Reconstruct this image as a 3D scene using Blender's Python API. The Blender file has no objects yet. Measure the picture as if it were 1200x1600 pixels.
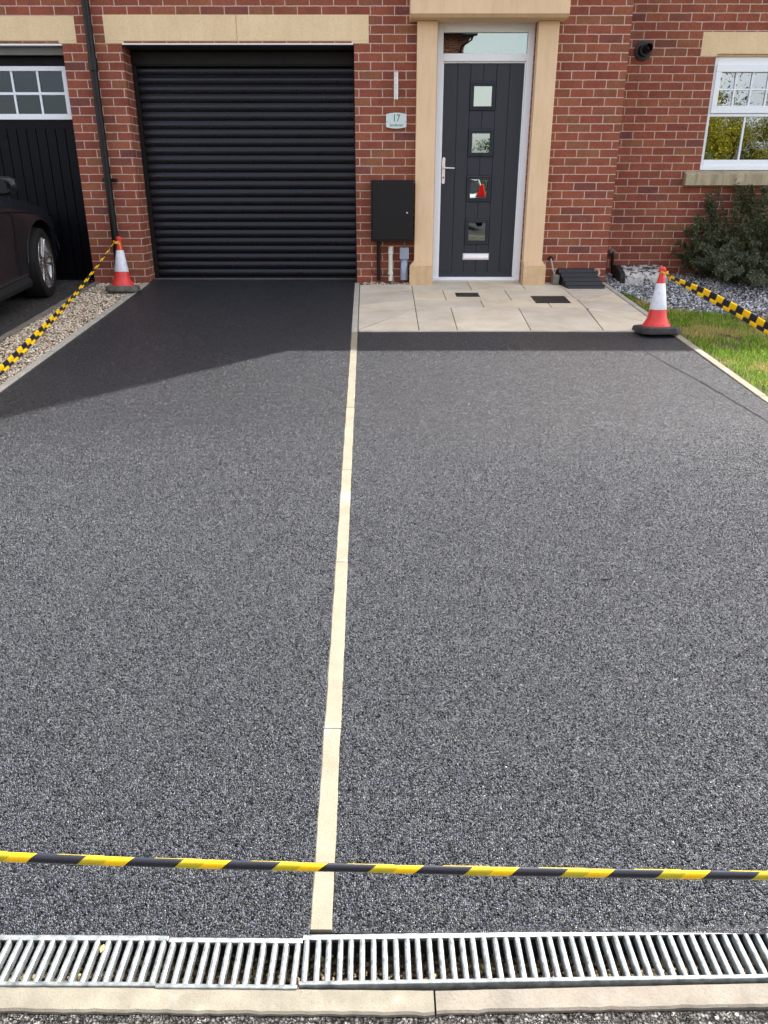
import bpy, bmesh, math, random
import numpy as np
from mathutils import Vector, Matrix, Euler
R = math.radians
random.seed(7); RNG = np.random.default_rng(7)
sc = bpy.context.scene
COL = sc.collection

# ------------------------------------------------------------ camera, sky, sun, exposure
cam_d = bpy.data.cameras.new('camera'); cam = bpy.data.objects.new('camera', cam_d); COL.objects.link(cam)
sc.camera = cam
cam.location = (0, 0, 1.5)
cam.rotation_euler = (R(90 - 22.79), 0, 0)
cam_d.sensor_fit = 'VERTICAL'; cam_d.sensor_height = 36; cam_d.lens = 1210 / 1600 * 36
cam_d.clip_start = 0.05; cam_d.clip_end = 2000
sc.render.resolution_x = 768; sc.render.resolution_y = 1024

SUN = Vector((0.47, 0.45, 1.0)).normalized()          # towards the sun
el = math.asin(SUN.z); az = math.atan2(SUN.x, SUN.y)
w = bpy.data.worlds.new('World'); sc.world = w; w.use_nodes = True
wt = w.node_tree; bg = wt.nodes['Background']
sky = wt.nodes.new('ShaderNodeTexSky'); sky.sky_type = 'NISHITA'; sky.sun_disc = False
sky.sun_elevation = el; sky.sun_rotation = az; sky.air_density = 1.0; sky.dust_density = 3.0; sky.ozone_density = 1.0
tc = wt.nodes.new('ShaderNodeTexCoord'); mpg = wt.nodes.new('ShaderNodeMapping'); mpg.inputs['Scale'].default_value = (1, 1, 2.2)
cn = wt.nodes.new('ShaderNodeTexNoise'); cn.inputs['Scale'].default_value = 2.3; cn.inputs['Detail'].default_value = 7; cn.inputs['Roughness'].default_value = 0.6
mr_ = wt.nodes.new('ShaderNodeMapRange'); mr_.inputs[1].default_value = 0.40; mr_.inputs[2].default_value = 0.62; mr_.inputs[3].default_value = 0.25; mr_.inputs[4].default_value = 0.9
bw = wt.nodes.new('ShaderNodeRGBToBW'); mlt = wt.nodes.new('ShaderNodeVectorMath'); mlt.operation = 'MULTIPLY'; mlt.inputs[1].default_value = (1.50, 1.42, 1.38)
mxs = wt.nodes.new('ShaderNodeMix'); mxs.data_type = 'RGBA'
wt.links.new(tc.outputs['Generated'], mpg.inputs[0]); wt.links.new(mpg.outputs[0], cn.inputs['Vector']); wt.links.new(cn.outputs[0], mr_.inputs[0])
wt.links.new(sky.outputs[0], bw.inputs[0]); wt.links.new(bw.outputs[0], mlt.inputs[0]); wt.links.new(mr_.outputs[0], mxs.inputs[0])
wt.links.new(sky.outputs[0], mxs.inputs[6]); wt.links.new(mlt.outputs[0], mxs.inputs[7])
wt.links.new(mxs.outputs[2], bg.inputs[0]); bg.inputs[1].default_value = 0.13
sd = bpy.data.lights.new('sun', 'SUN'); sd.energy = 2.3; sd.angle = R(0.5); sd.color = (1, 0.965, 0.92)
so = bpy.data.objects.new('sun', sd); COL.objects.link(so); so.rotation_euler = SUN.to_track_quat('Z', 'Y').to_euler()
so.location = (5, 5, 12)
sc.view_settings.view_transform = 'Standard'; sc.view_settings.look = 'None'
sc.view_settings.exposure = 2.02; sc.view_settings.gamma = 1
sc.render.engine = 'CYCLES'
sc.cycles.max_bounces = 6; sc.cycles.transparent_max_bounces = 8

# ------------------------------------------------------------ helpers
S = 0.0792; Y0 = 1.19
def gz(y): return max(0.0, S * (y - Y0))

class NT:
    def __init__(s, name):
        s.m = bpy.data.materials.new(name); s.m.use_nodes = True; s.t = s.m.node_tree
        s.b = s.t.nodes['Principled BSDF']; s.out = s.t.nodes['Material Output']
    def n(s, typ, **kw):
        nd = s.t.nodes.new('ShaderNode' + typ)
        for k, v in kw.items():
            if k[0] == 'i' and k[1:].isdigit(): s.set(nd, int(k[1:]), v)
            elif k.startswith('in_'): s.set(nd, k[3:].replace('_', ' '), v)
            else: setattr(nd, k, v)
        return nd
    def set(s, nd, key, v):
        if isinstance(v, bpy.types.NodeSocket): s.t.links.new(v, nd.inputs[key])
        else: nd.inputs[key].default_value = v
    def P(s, **kw):
        for k, v in kw.items(): s.set(s.b, k.replace('_', ' '), v)
    def math(s, op, a, b=0.0, c=0.0):
        nd = s.n('Math', operation=op); s.set(nd, 0, a); s.set(nd, 1, b); s.set(nd, 2, c); return nd.outputs[0]
    def mix(s, f, a, b, mode='MIX'):
        nd = s.n('Mix', data_type='RGBA', blend_type=mode); s.set(nd, 0, f); s.set(nd, 6, a); s.set(nd, 7, b); return nd.outputs[2]
    def ramp(s, f, stops, interp='LINEAR'):
        nd = s.n('ValToRGB'); cr = nd.color_ramp; cr.interpolation = interp
        while len(cr.elements) < len(stops): cr.elements.new(0.5)
        for e, (p, c) in zip(cr.elements, stops):
            e.position = p; e.color = c if len(c) == 4 else (*c, 1)
        s.set(nd, 0, f); return nd.outputs[0]
    def rng(s, v, a, b, c, d):
        nd = s.n('MapRange'); s.set(nd, 0, v); s.set(nd, 1, a); s.set(nd, 2, b); s.set(nd, 3, c); s.set(nd, 4, d); return nd.outputs[0]
    def obj(s): return s.n('TexCoord').outputs['Object']
    def noise(s, vec, scale, detail=3, rough=0.55):
        nd = s.n('TexNoise'); s.set(nd, 'Vector', vec); s.set(nd, 'Scale', scale); s.set(nd, 'Detail', detail); s.set(nd, 'Roughness', rough); return nd.outputs[0]
    def bump(s, h, strength=0.5, dist=0.01, normal=None):
        nd = s.n('Bump'); s.set(nd, 'Strength', strength); s.set(nd, 'Distance', dist); s.set(nd, 'Height', h)
        if normal is not None: s.set(nd, 'Normal', normal)
        return nd.outputs[0]
    def attr(s, name):
        nd = s.n('Attribute', attribute_name=name); return nd.outputs['Fac']

def c4(c): return (*c, 1) if len(c) == 3 else c
def simple(name, col, rough=0.5, metal=0.0, var=0.12, scale=8, bump=0.0, bscale=200, spec=0.5, coat=0.0, bdist=0.001):
    t = NT(name); o = t.obj(); nz = t.noise(o, scale, 4)
    a = tuple(max(0, x * (1 - var)) for x in col); b = tuple(x * (1 + var) for x in col)
    t.P(Base_Color=t.ramp(nz, [(0.3, a), (0.7, b)]), Metallic=metal)
    t.P(Roughness=t.rng(t.noise(o, scale * 3, 3), 0.3, 0.7, max(0, rough - 0.06), rough + 0.06))
    t.b.inputs['Specular IOR Level'].default_value = spec
    if coat: t.b.inputs['Coat Weight'].default_value = coat; t.b.inputs['Coat Roughness'].default_value = 0.04
    if bump: t.P(Normal=t.bump(t.noise(o, bscale, 4), bump, bdist))
    return t.m

class MB:
    def __init__(s): s.v = []; s.f = []; s.uv = {}
    def add(s, vs, fs):
        k = len(s.v); s.v += [tuple(v) for v in vs]; s.f += [tuple(i + k for i in f) for f in fs]; return s
    def box(s, x0, x1, y0, y1, z0, z1):
        return s.add([(x0,y0,z0),(x1,y0,z0),(x1,y1,z0),(x0,y1,z0),(x0,y0,z1),(x1,y0,z1),(x1,y1,z1),(x0,y1,z1)],
                     [(0,3,2,1),(4,5,6,7),(0,1,5,4),(1,2,6,5),(2,3,7,6),(3,0,4,7)])
    def prism(s, poly, a, b, axis='x'):
        n = len(poly)
        def mk(p, t):
            return (t, p[0], p[1]) if axis == 'x' else ((p[0], t, p[1]) if axis == 'y' else (p[0], p[1], t))
        s.add([mk(p, a) for p in poly] + [mk(p, b) for p in poly],
              [tuple(range(n)), tuple(range(2*n-1, n-1, -1))] + [(i, i+n, (i+1) % n + n, (i+1) % n) for i in range(n)])
        return s
    def tube(s, path, r, n=12, cap=True):
        path = [Vector(p) for p in path]; rs = r if isinstance(r, (list, tuple)) else [r] * len(path)
        k = len(s.v); up = None
        for i, p in enumerate(path):
            d = (path[min(i+1, len(path)-1)] - path[max(i-1, 0)]).normalized()
            if up is None:
                up = Vector((0,0,1)) if abs(d.z) < 0.9 else Vector((0,1,0))
            a = d.cross(up).normalized(); b = a.cross(d).normalized(); up = b
            for j in range(n):
                t = 2 * math.pi * j / n
                s.v.append(tuple(p + a * math.cos(t) * rs[i] + b * math.sin(t) * rs[i]))
        for i in range(len(path) - 1):
            for j in range(n):
                q = k + i*n; s.f.append((q+j, q+(j+1) % n, q+n+(j+1) % n, q+n+j))
        if cap:
            s.f.append(tuple(k + j for j in range(n))[::-1]); s.f.append(tuple(k + (len(path)-1)*n + j for j in range(n)))
        return s
    def lathe(s, prof, cx=0, cy=0, n=32, squash=1.0, cap=True):
        k = len(s.v)
        for r, z in prof:
            for j in range(n):
                t = 2*math.pi*j/n; s.v.append((cx + r*math.cos(t), cy + r*math.sin(t)*squash, z))
        for i in range(len(prof) - 1):
            for j in range(n):
                q = k + i*n; s.f.append((q+j, q+(j+1) % n, q+n+(j+1) % n, q+n+j))
        if cap:
            s.f.append(tuple(k + j for j in range(n))[::-1]); s.f.append(tuple(k + (len(prof)-1)*n + j for j in range(n)))
        return s
    def xform(s, M, start=0):
        s.v = s.v[:start] + [tuple(M @ Vector(v)) for v in s.v[start:]]; return s
    def build(s, name, mat, parent=None, smooth=False, bevel=0.0, seg=2, fix=True, label=None):
        me = bpy.data.meshes.new(name); me.from_pydata(s.v, [], s.f)
        if fix:
            bm = bmesh.new(); bm.from_mesh(me); bmesh.ops.recalc_face_normals(bm, faces=bm.faces); bm.to_mesh(me); bm.free()
        if mat: me.materials.append(mat)
        o = bpy.data.objects.new(name, me); COL.objects.link(o)
        if parent: o.parent = parent
        if bevel:
            bv = o.modifiers.new('bevel', 'BEVEL'); bv.width = bevel; bv.segments = seg; bv.limit_method = 'ANGLE'; bv.angle_limit = R(35)
            bv.harden_normals = False
        if smooth:
            me.shade_smooth() if hasattr(me, 'shade_smooth') else None
            me.set_sharp_from_angle(angle=R(38))
        if label: o['label'] = label
        return o

def tag(o, label, cat, group=None, kind=None):
    o['label'] = label; o['category'] = cat
    if group: o['group'] = group
    if kind: o['kind'] = kind
    return o
def empty(name, label, cat, loc=(0,0,0), group=None, rot=(0,0,0)):
    o = bpy.data.objects.new(name, None); COL.objects.link(o); o.location = loc; o.rotation_euler = rot
    return tag(o, label, cat, group)
def struct(o): o['kind'] = 'structure'; return o
def kids(o): return [c for c in bpy.data.objects if c.parent == o]
def copy_tree(o, parent=None):
    c = o.copy(); COL.objects.link(c)
    if parent: c.parent = parent
    for ch in kids(o): copy_tree(ch, c)
    return c

def np_mesh(name, V, F, mat, attrs=None, smooth=False, uv=None):
    V = np.asarray(V, dtype=np.float32); F = np.asarray(F, dtype=np.int32); k = F.shape[1]
    me = bpy.data.meshes.new(name); me.vertices.add(len(V)); me.vertices.foreach_set('co', V.ravel())
    me.loops.add(F.size); me.loops.foreach_set('vertex_index', F.ravel()); me.polygons.add(len(F))
    me.polygons.foreach_set('loop_start', np.arange(0, F.size, k, dtype=np.int32))
    try: me.polygons.foreach_set('loop_total', np.full(len(F), k, dtype=np.int32))
    except Exception: pass
    if attrs:
        for n, a in attrs.items():
            at = me.attributes.new(n, 'FLOAT', 'POINT'); at.data.foreach_set('value', np.asarray(a, dtype=np.float32))
    me.update(calc_edges=True); me.validate()
    if smooth: me.shade_smooth()
    me.materials.append(mat); o = bpy.data.objects.new(name, me); COL.objects.link(o); return o

# ------------------------------------------------------------ materials
def brick_mat(name, x0, z0, brown=0.0):
    t = NT(name); o = t.obj(); sp = t.n('SeparateXYZ', i0=o)
    wob = t.n('TexNoise', noise_dimensions='3D'); t.set(wob, 'Vector', o); t.set(wob, 'Scale', 26.0); t.set(wob, 'Detail', 4.0)
    ws = t.n('SeparateXYZ', i0=wob.outputs['Color'])
    u = t.math('ADD', t.math('ADD', sp.outputs[0], sp.outputs[1]), 225 - x0)
    v = t.math('ADD', sp.outputs[2], 75 - z0)
    u = t.math('MULTIPLY_ADD', t.math('SUBTRACT', ws.outputs[0], 0.5), 0.007, u)
    v = t.math('MULTIPLY_ADD', t.math('SUBTRACT', ws.outputs[1], 0.5), 0.007, v)
    cv = t.n('CombineXYZ', i0=u, i1=v, i2=0.0).outputs[0]
    def br(ms, sm):
        b = t.n('TexBrick', offset=0.5, offset_frequency=2, squash=1.0, squash_frequency=2)
        for k, val in (('Vector', cv), ('Color1', (0,0,0,1)), ('Color2', (1,1,1,1)), ('Mortar', (0,0,0,1)), ('Scale', 1.0),
                       ('Mortar Size', ms), ('Mortar Smooth', sm), ('Bias', 0.0), ('Brick Width', 0.225), ('Row Height', 0.075)):
            t.set(b, k, val)
        return b
    b = br(0.0052, 0.25)
    b2 = br(0.0, 0.0)
    col = t.ramp(b2.outputs[0], [(0.0, (0.27,0.082,0.050)), (0.2, (0.32,0.095,0.055)), (0.42, (0.28,0.078,0.050)), (0.60, (0.33,0.115,0.060)),
                                 (0.76, (0.24,0.066,0.044)), (0.86, (0.29,0.12,0.06)), (0.96, (0.22,0.072,0.055)), (1.0, (0.18,0.066,0.056))])
    stn = t.noise(o, 1.3, 4, 0.6)
    col = t.mix(t.rng(stn, 0.45, 0.75, 0, 0.30 + brown), col, (0.235,0.105,0.055,1))
    gr = t.noise(o, 55, 5, 0.7)
    col = t.mix(0.75, col, t.ramp(gr, [(0.25, (0.55,0.5,0.5)), (0.55, (1,1,1)), (0.8, (1.35,1.3,1.25))]), 'MULTIPLY')
    pat = t.noise(o, 9, 3)
    col = t.mix(0.6, col, t.ramp(pat, [(0.3, (0.75,0.72,0.72)), (0.7, (1.18,1.18,1.15))]), 'MULTIPLY')
    mor = t.ramp(t.noise(o, 30, 4), [(0.3, (0.47,0.33,0.255)), (0.7, (0.68,0.50,0.40))])
    # whitish lime bloom here and there
    bloom = t.rng(t.noise(o, 5.5, 6, 0.7), 0.66, 0.74, 0, 0.35)
    col = t.mix(bloom, col, (0.42,0.27,0.22,1))
    t.P(Base_Color=t.mix(b.outputs[1], col, mor), Roughness=0.88)
    h = t.math('ADD', t.math('MULTIPLY', t.math('SUBTRACT', 1.0, b.outputs[1]), 1.0), t.math('MULTIPLY', gr, 0.45))
    t.P(Normal=t.bump(h, 0.8, 0.005)); t.b.inputs['Specular IOR Level'].default_value = 0.25
    return t.m

def asphalt_mat(name, scale, lo, hi, tint, nstr=1.1, rough=0.38, spec=0.85, patch=0.16):
    t = NT(name); o = t.obj()
    def vor(sc_, feat='F1'):
        v = t.n('TexVoronoi', voronoi_dimensions='3D', feature=feat); t.set(v, 'Vector', o); t.set(v, 'Scale', sc_); t.set(v, 'Randomness', 1.0); return v
    v1 = vor(scale); v2 = vor(scale * 2.3)
    big = t.rng(t.noise(o, scale * 0.45, 2), 0.40, 0.60, 0, 1)
    def perturb(v, amt):
        d = t.n('VectorMath', operation='SUBTRACT', i0=v.outputs['Color'], i1=(0.5,0.5,0.5)).outputs[0]
        sc2 = t.n('VectorMath', operation='SCALE'); t.set(sc2, 0, d); t.set(sc2, 'Scale', amt); return sc2.outputs[0]
    geo = t.n('NewGeometry').outputs['Normal']
    mixn = t.n('Mix', data_type='VECTOR'); t.set(mixn, 0, big); t.set(mixn, 4, perturb(v1, nstr*2)); t.set(mixn, 5, perturb(v2, nstr*2))
    ad = t.n('VectorMath', operation='ADD', i0=geo, i1=mixn.outputs[1]).outputs[0]
    nrm = t.n('VectorMath', operation='NORMALIZE', i0=ad).outputs[0]
    s1 = t.n('SeparateXYZ', i0=v1.outputs['Color']).outputs[0]; s2 = t.n('SeparateXYZ', i0=v2.outputs['Color']).outputs[1]
    rnd = t.mix(big, s1, s2)
    d1 = t.math('MULTIPLY', v1.outputs['Distance'], 1.0); d2 = t.math('MULTIPLY', v2.outputs['Distance'], 1.0)
    dist = t.mix(big, d1, d2)
    L = lambda a: tuple(a * c for c in tint)
    col = t.ramp(rnd, [(0.0, L(lo)), (0.55, L((lo + hi) / 2)), (0.88, L(hi)), (1.0, L(hi * 3.0))])
    gap = t.rng(dist, 0.34, 0.60, 1.0, 0.03)  # dark bitumen gaps, deepened in colour to imitate self-shadow between the stones
    col = t.mix(1.0, col, gap, 'MULTIPLY')
    cl_ = t.noise(o, scale*0.33, 3, 0.8)
    col = t.mix(1.0, col, t.ramp(cl_, [(0.36, (0.4,)*3), (0.5, (0.95,)*3), (0.64, (2.0,)*3)]), 'MULTIPLY')
    mac = t.noise(o, 0.9, 4, 0.6)
    col = t.mix(1.0, col, t.ramp(mac, [(0.3, (1-patch,)*3), (0.7, (1+patch,)*3)]), 'MULTIPLY')
    dust = t.rng(t.noise(o, 2.6, 6, 0.7), 0.56, 0.80, 0, 0.10)
    col = t.mix(dust, col, (0.16,0.15,0.135,1))
    t.P(Base_Color=col, Roughness=t.rng(s1, 0, 1, rough - 0.1, rough + 0.2))
    t.set(t.b, 'Specular IOR Level', t.rng(cl_, 0.38, 0.62, spec*0.5, spec*1.4))
    t.P(Normal=t.bump(t.math('SUBTRACT', 1.0, dist), 0.9, 0.006, nrm))
    return t.m

def stone_mat(name, a, b, scale=6, bump=0.3, stain=(0.12,0.10,0.07), stamt=0.0, rough=0.8, grain=220, pale=0.0):
    t = NT(name); o = t.obj()
    col = t.ramp(t.noise(o, scale, 5, 0.6), [(0.3, a), (0.7, b)])
    g = t.noise(o, grain, 3, 0.7)
    col = t.mix(0.7, col, t.ramp(g, [(0.25, (0.7,0.68,0.66)), (0.5, (1,1,1)), (0.8, (1.15,1.15,1.12))]), 'MULTIPLY')
    if pale:
        s = t.rng(t.noise(o, 3.7, 6, 0.7), 0.58, 0.70, 0, pale); col = t.mix(s, col, (0.42,0.42,0.40,1))
        sp_ = t.rng(t.noise(o, 95, 3, 0.6), 0.66, 0.70, 0, 0.55); col = t.mix(sp_, col, (0.12,0.10,0.07,1))
    if stamt:
        mp = t.n('Mapping'); t.set(mp, 'Vector', o); mp.inputs['Scale'].default_value = (5, 5, 0.7)
        s = t.rng(t.noise(mp.outputs[0], 4, 5, 0.65), 0.45, 0.72, 0, stamt)
        col = t.mix(s, col, c4(stain))
    t.P(Base_Color=col, Roughness=rough, Normal=t.bump(g, bump, 0.002))
    t.b.inputs['Specular IOR Level'].default_value = 0.3
    return t.m

M = {}
M['brick'] = brick_mat('red_brick', -0.052, 2.738)
M['brick_right'] = brick_mat('red_brick_bay', 2.7655, 2.780, 0.12)
M['asphalt'] = asphalt_mat('new_tarmac', 215, 0.002, 0.058, (0.74, 0.97, 1.40))
M['asphalt_road'] = asphalt_mat('road_tarmac', 120, 0.05, 0.15, (1.08, 1.0, 0.9), nstr=0.5, rough=0.6, spec=0.3)
M['asphalt_old'] = asphalt_mat('old_tarmac', 170, 0.06, 0.16, (1.05, 1.0, 0.93), nstr=0.35, rough=0.65, spec=0.3)
M['lintel'] = stone_mat('cast_stone', (0.74,0.565,0.325), (0.84,0.66,0.40), 3.0, 0.25, rough=0.85, stamt=0.16, stain=(0.50,0.40,0.24), grain=140)
M['pillar'] = stone_mat('cast_stone_pillar', (0.76,0.54,0.33), (0.83,0.61,0.39), 2.5, 0.25, rough=0.85, stamt=0.28, stain=(0.50,0.36,0.20), grain=140)
M['plinth'] = stone_mat('cast_stone_plinth', (0.58,0.40,0.22), (0.70,0.52,0.31), 8, 0.25, stamt=0.3, stain=(0.36,0.21,0.09))
M['sill'] = stone_mat('stone_sill', (0.40,0.34,0.22), (0.50,0.43,0.28), 6, 0.3, stamt=0.75, stain=(0.12,0.11,0.075))
M['edging'] = stone_mat('cream_edging', (0.195,0.178,0.128), (0.245,0.226,0.168), 12, 0.5, stamt=0.12, pale=0.5, grain=320)
M['edging_grey'] = stone_mat('pale_edging', (0.34,0.325,0.28), (0.44,0.42,0.36), 7, 0.4, stamt=0.35, stain=(0.25,0.22,0.16), grain=300)
M['edging_old'] = stone_mat('old_concrete_edging', (0.13,0.12,0.10), (0.24,0.22,0.18), 12, 0.5, stamt=0.4)
M['kerb_pink'] = stone_mat('worn_kerb', (0.14,0.125,0.102), (0.21,0.19,0.155), 14, 0.6, stamt=0.35, stain=(0.2,0.16,0.11), grain=180)
M['slab'] = None
M['black_metal'] = simple('black_plastic', (0.006,0.006,0.0065), 0.4, spec=0.3, bump=0.1, bscale=60)
M['shutter'] = simple('shutter_black', (0.0035,0.005,0.009), 0.30, var=0.2, scale=2, spec=0.42)
M['shutter_box'] = simple('shutter_box_black', (0.007,0.0065,0.0065), 0.55, var=0.1, spec=0.3)
M['garage_panel'] = simple('garage_panel_black', (0.0015,0.002,0.004), 0.45, var=0.2, spec=0.16)
M['upvc'] = simple('white_upvc', (0.86,0.91,0.93), 0.4, var=0.0)
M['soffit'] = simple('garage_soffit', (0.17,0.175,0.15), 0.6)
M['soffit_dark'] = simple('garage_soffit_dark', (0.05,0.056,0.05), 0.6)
M['rubber'] = simple('rubber_base', (0.035,0.034,0.032), 0.75, var=0.4, scale=20, bump=0.6, bscale=90, bdist=0.004)
M['rubber_old'] = simple('weathered_rubber_base', (0.12,0.115,0.10), 0.85, var=0.5, scale=25, bump=0.8, bscale=80, bdist=0.005)
M['slate_door'] = None
M['chrome'] = simple('chrome', (0.80,0.81,0.82), 0.22, metal=0.6, var=0.0)
M['steel'] = simple('brushed_steel', (0.50,0.49,0.47), 0.33, metal=0.85, var=0.1)
M['white_plastic'] = simple('cream_plastic', (0.72,0.70,0.60), 0.4, var=0.06)
M['grey_plastic'] = simple('blue_grey_plastic', (0.27,0.31,0.38), 0.4, var=0.05)
M['grey_cap'] = simple('blue_grey_cover', (0.36,0.45,0.60), 0.3, var=0.05)
M['tyre'] = simple('tyre_rubber', (0.008,0.008,0.008), 0.75, var=0.2, spec=0.3, bump=0.2)
M['rim'] = simple('alloy', (0.45,0.44,0.43), 0.28, metal=0.9, var=0.08)
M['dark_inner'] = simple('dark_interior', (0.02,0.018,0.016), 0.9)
M['soil'] = stone_mat('soil', (0.05,0.035,0.022), (0.11,0.08,0.05), 25, 0.8)

def slab_mat():
    t = NT('sandstone_slab'); o = t.obj(); r = t.attr('rnd')
    col = t.ramp(t.noise(o, 3.5, 6, 0.65), [(0.25, (0.44,0.385,0.29)), (0.5, (0.56,0.50,0.39)), (0.75, (0.64,0.58,0.47))])
    col = t.mix(1.0, col, t.ramp(r, [(0, (0.86,0.86,0.88)), (0.5, (1,1,1)), (1, (1.08,1.04,0.97))]), 'MULTIPLY')
    g = t.noise(o, 170, 4, 0.7)
    col = t.mix(0.6, col, t.ramp(g, [(0.25, (0.72,0.7,0.66)), (0.55, (1,1,1)), (0.85, (1.15,1.15,1.15))]), 'MULTIPLY')
    blot = t.rng(t.noise(o, 13, 5, 0.7), 0.60, 0.76, 0, 0.4)
    col = t.mix(blot, col, (0.26,0.21,0.13,1))
    pale = t.rng(t.noise(o, 4.3, 5, 0.75), 0.66, 0.74, 0, 0.5)
    col = t.mix(pale, col, (0.66,0.62,0.54,1))
    t.P(Base_Color=col, Roughness=0.78, Normal=t.bump(t.noise(o, 60, 5, 0.7), 0.3, 0.003)); return t.m
M['slab'] = slab_mat()

def door_mat():
    t = NT('slate_grain_door'); o = t.obj()
    mp = t.n('Mapping'); t.set(mp, 'Vector', o); mp.inputs['Scale'].default_value = (60, 60, 2.2)
    g = t.noise(mp.outputs[0], 3, 5, 0.65)
    t.P(Base_Color=t.ramp(g, [(0.3, (0.014,0.019,0.028)), (0.7, (0.021,0.027,0.037))]), Roughness=0.5, Normal=t.bump(g, 0.25, 0.002)); return t.m
M['slate_door'] = door_mat()

def glass_mat(name, refl, tint=(0.9,0.95,0.92), through=(0.75,0.8,0.78)):
    t = NT(name); t.t.nodes.remove(t.b)
    gl = t.n('BsdfGlossy'); t.set(gl, 'Color', c4(tint)); t.set(gl, 'Roughness', 0.0)
    tr = t.n('BsdfTransparent'); t.set(tr, 'Color', c4(through))
    lw = t.n('Fresnel'); t.set(lw, 'IOR', 1.5)
    f = t.math('ADD', t.math('MULTIPLY', lw.outputs[0], 1.0), refl)
    wv = t.noise(t.obj(), 2.2, 2); bp = t.bump(wv, 0.12, 0.01); t.set(gl, 'Normal', bp)
    mx = t.n('MixShader'); t.set(mx, 0, f); t.set(mx, 1, tr.outputs[0]); t.set(mx, 2, gl.outputs[0])
    t.t.links.new(mx.outputs[0], t.out.inputs[0]); return t.m
M['glass'] = glass_mat('window_glass', 0.22, (0.74,0.78,0.84))
M['glass_door'] = glass_mat('door_glass', 0.27, (0.74,0.84,0.79), (0.35,0.4,0.38))
M['glass_garage'] = glass_mat('garage_glass', 0.0, (0.7,0.75,0.8), (0.5,0.5,0.5))
M['car_glass'] = simple('car_glass', (0.01,0.011,0.012), 0.05, spec=0.8)

def galv_mat():
    t = NT('galvanised_steel'); o = t.obj()
    v = t.n('TexVoronoi'); t.set(v, 'Vector', o); t.set(v, 'Scale', 90.0); sx = t.n('SeparateXYZ', i0=v.outputs['Color']).outputs[0]
    nz = t.noise(o, 40, 5, 0.7)
    col = t.ramp(nz, [(0.3, (0.12,0.135,0.14)), (0.5, (0.26,0.285,0.285)), (0.7, (0.38,0.405,0.40))])
    col = t.mix(0.3, col, t.ramp(sx, [(0, (0.7,0.72,0.74)), (1, (1.1,1.1,1.1))]), 'MULTIPLY')
    t.P(Base_Color=col, Metallic=0.55, Roughness=t.rng(nz, 0.3, 0.7, 0.34, 0.55), Normal=t.bump(nz, 0.3, 0.001)); return t.m
M['galv'] = galv_mat()

def tape_mat(name, period, skew, overlap=0.0, phase=0.0, duty=0.5):
    t = NT(name); uv = t.n('SeparateXYZ', i0=t.n('UVMap').outputs[0])
    x = t.math('MULTIPLY_ADD', uv.outputs[1], skew, uv.outputs[0])
    fr = t.math('FRACT', t.math('ADD', t.math('DIVIDE', x, period), phase + 50))
    y = t.math('LESS_THAN', fr, duty)
    ol = t.math('LESS_THAN', fr, overlap)
    yel = t.mix(ol, (0.88,0.53,0.004,1), (0.46,0.37,0.012,1))
    col = t.mix(y, (0.016,0.018,0.026,1), yel)
    t.P(Base_Color=col, Roughness=0.33); t.b.inputs['Specular IOR Level'].default_value = 0.5
    nz = t.noise(t.obj(), 45, 3); t.P(Normal=t.bump(nz, 0.25, 0.002)); return t.m
M['tape_front'] = tape_mat('tape_front', 0.1865, 1.35, 0.25, 0.148, 0.48)
M['tape_side'] = tape_mat('tape_side', 0.17, 0.0)

def cone_mat(name, col, rough=0.45):
    t = NT(name); o = t.obj(); n1 = t.noise(o, 22, 5, 0.7)
    sc1 = t.rng(n1, 0.50, 0.68, 0, 0.5); dk = tuple(c * 0.5 for c in col)
    c = t.mix(sc1, c4(col), c4(dk)); sp = t.rng(t.noise(o, 140, 2), 0.70, 0.74, 0, 0.6)
    c = t.mix(sp, c, (0.08,0.07,0.06,1)); t.P(Base_Color=c, Roughness=rough, Normal=t.bump(n1, 0.2, 0.002)); return t.m
M['cone_red'] = cone_mat('cone_red', (0.72,0.045,0.035))
M['cone_white'] = cone_mat('cone_sleeve', (0.74,0.76,0.80), 0.35)

def rnd_mat(name, stops, rough=0.8, extra=None, trans=0.0):
    t = NT(name); r = t.attr('rnd'); col = t.ramp(r, stops)
    if extra: col = extra(t, col)
    t.P(Base_Color=col, Roughness=rough)
    if trans:
        dif = t.n('BsdfTranslucent'); t.set(dif, 'Color', col); mx = t.n('MixShader'); t.set(mx, 0, trans)
        t.set(mx, 1, t.b.outputs[0]); t.set(mx, 2, dif.outputs[0]); t.t.links.new(mx.outputs[0], t.out.inputs[0])
    t.b.inputs['Specular IOR Level'].default_value = 0.3
    return t.m
M['pebble'] = rnd_mat('cream_pebbles', [(0, (0.14,0.10,0.06)), (0.2, (0.38,0.28,0.17)), (0.5, (0.62,0.52,0.36)), (0.75, (0.78,0.70,0.55)), (0.92, (0.85,0.83,0.77)), (1, (0.5,0.25,0.16))])
M['chippings'] = rnd_mat('grey_chippings', [(0, (0.06,0.062,0.066)), (0.4, (0.21,0.215,0.22)), (0.75, (0.42,0.43,0.44)), (1, (0.72,0.73,0.74))])
def gx(t, col):
    o = t.obj(); p = t.rng(t.noise(o, 2.1, 3, 0.6), 0.50, 0.62, 0, 0.75)
    return t.mix(p, col, (0.50,0.39,0.15,1))
M['grass'] = rnd_mat('grass_blades', [(0, (0.07,0.17,0.012)), (0.5, (0.17,0.32,0.022)), (0.85, (0.30,0.44,0.035)), (1, (0.50,0.43,0.10))], 0.6, gx, 0.35)
M['needle'] = rnd_mat('shrub_leaf', [(0, (0.028,0.038,0.018)), (0.5, (0.068,0.085,0.036)), (0.9, (0.13,0.15,0.065)), (1, (0.26,0.24,0.13))], 0.45)
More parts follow.
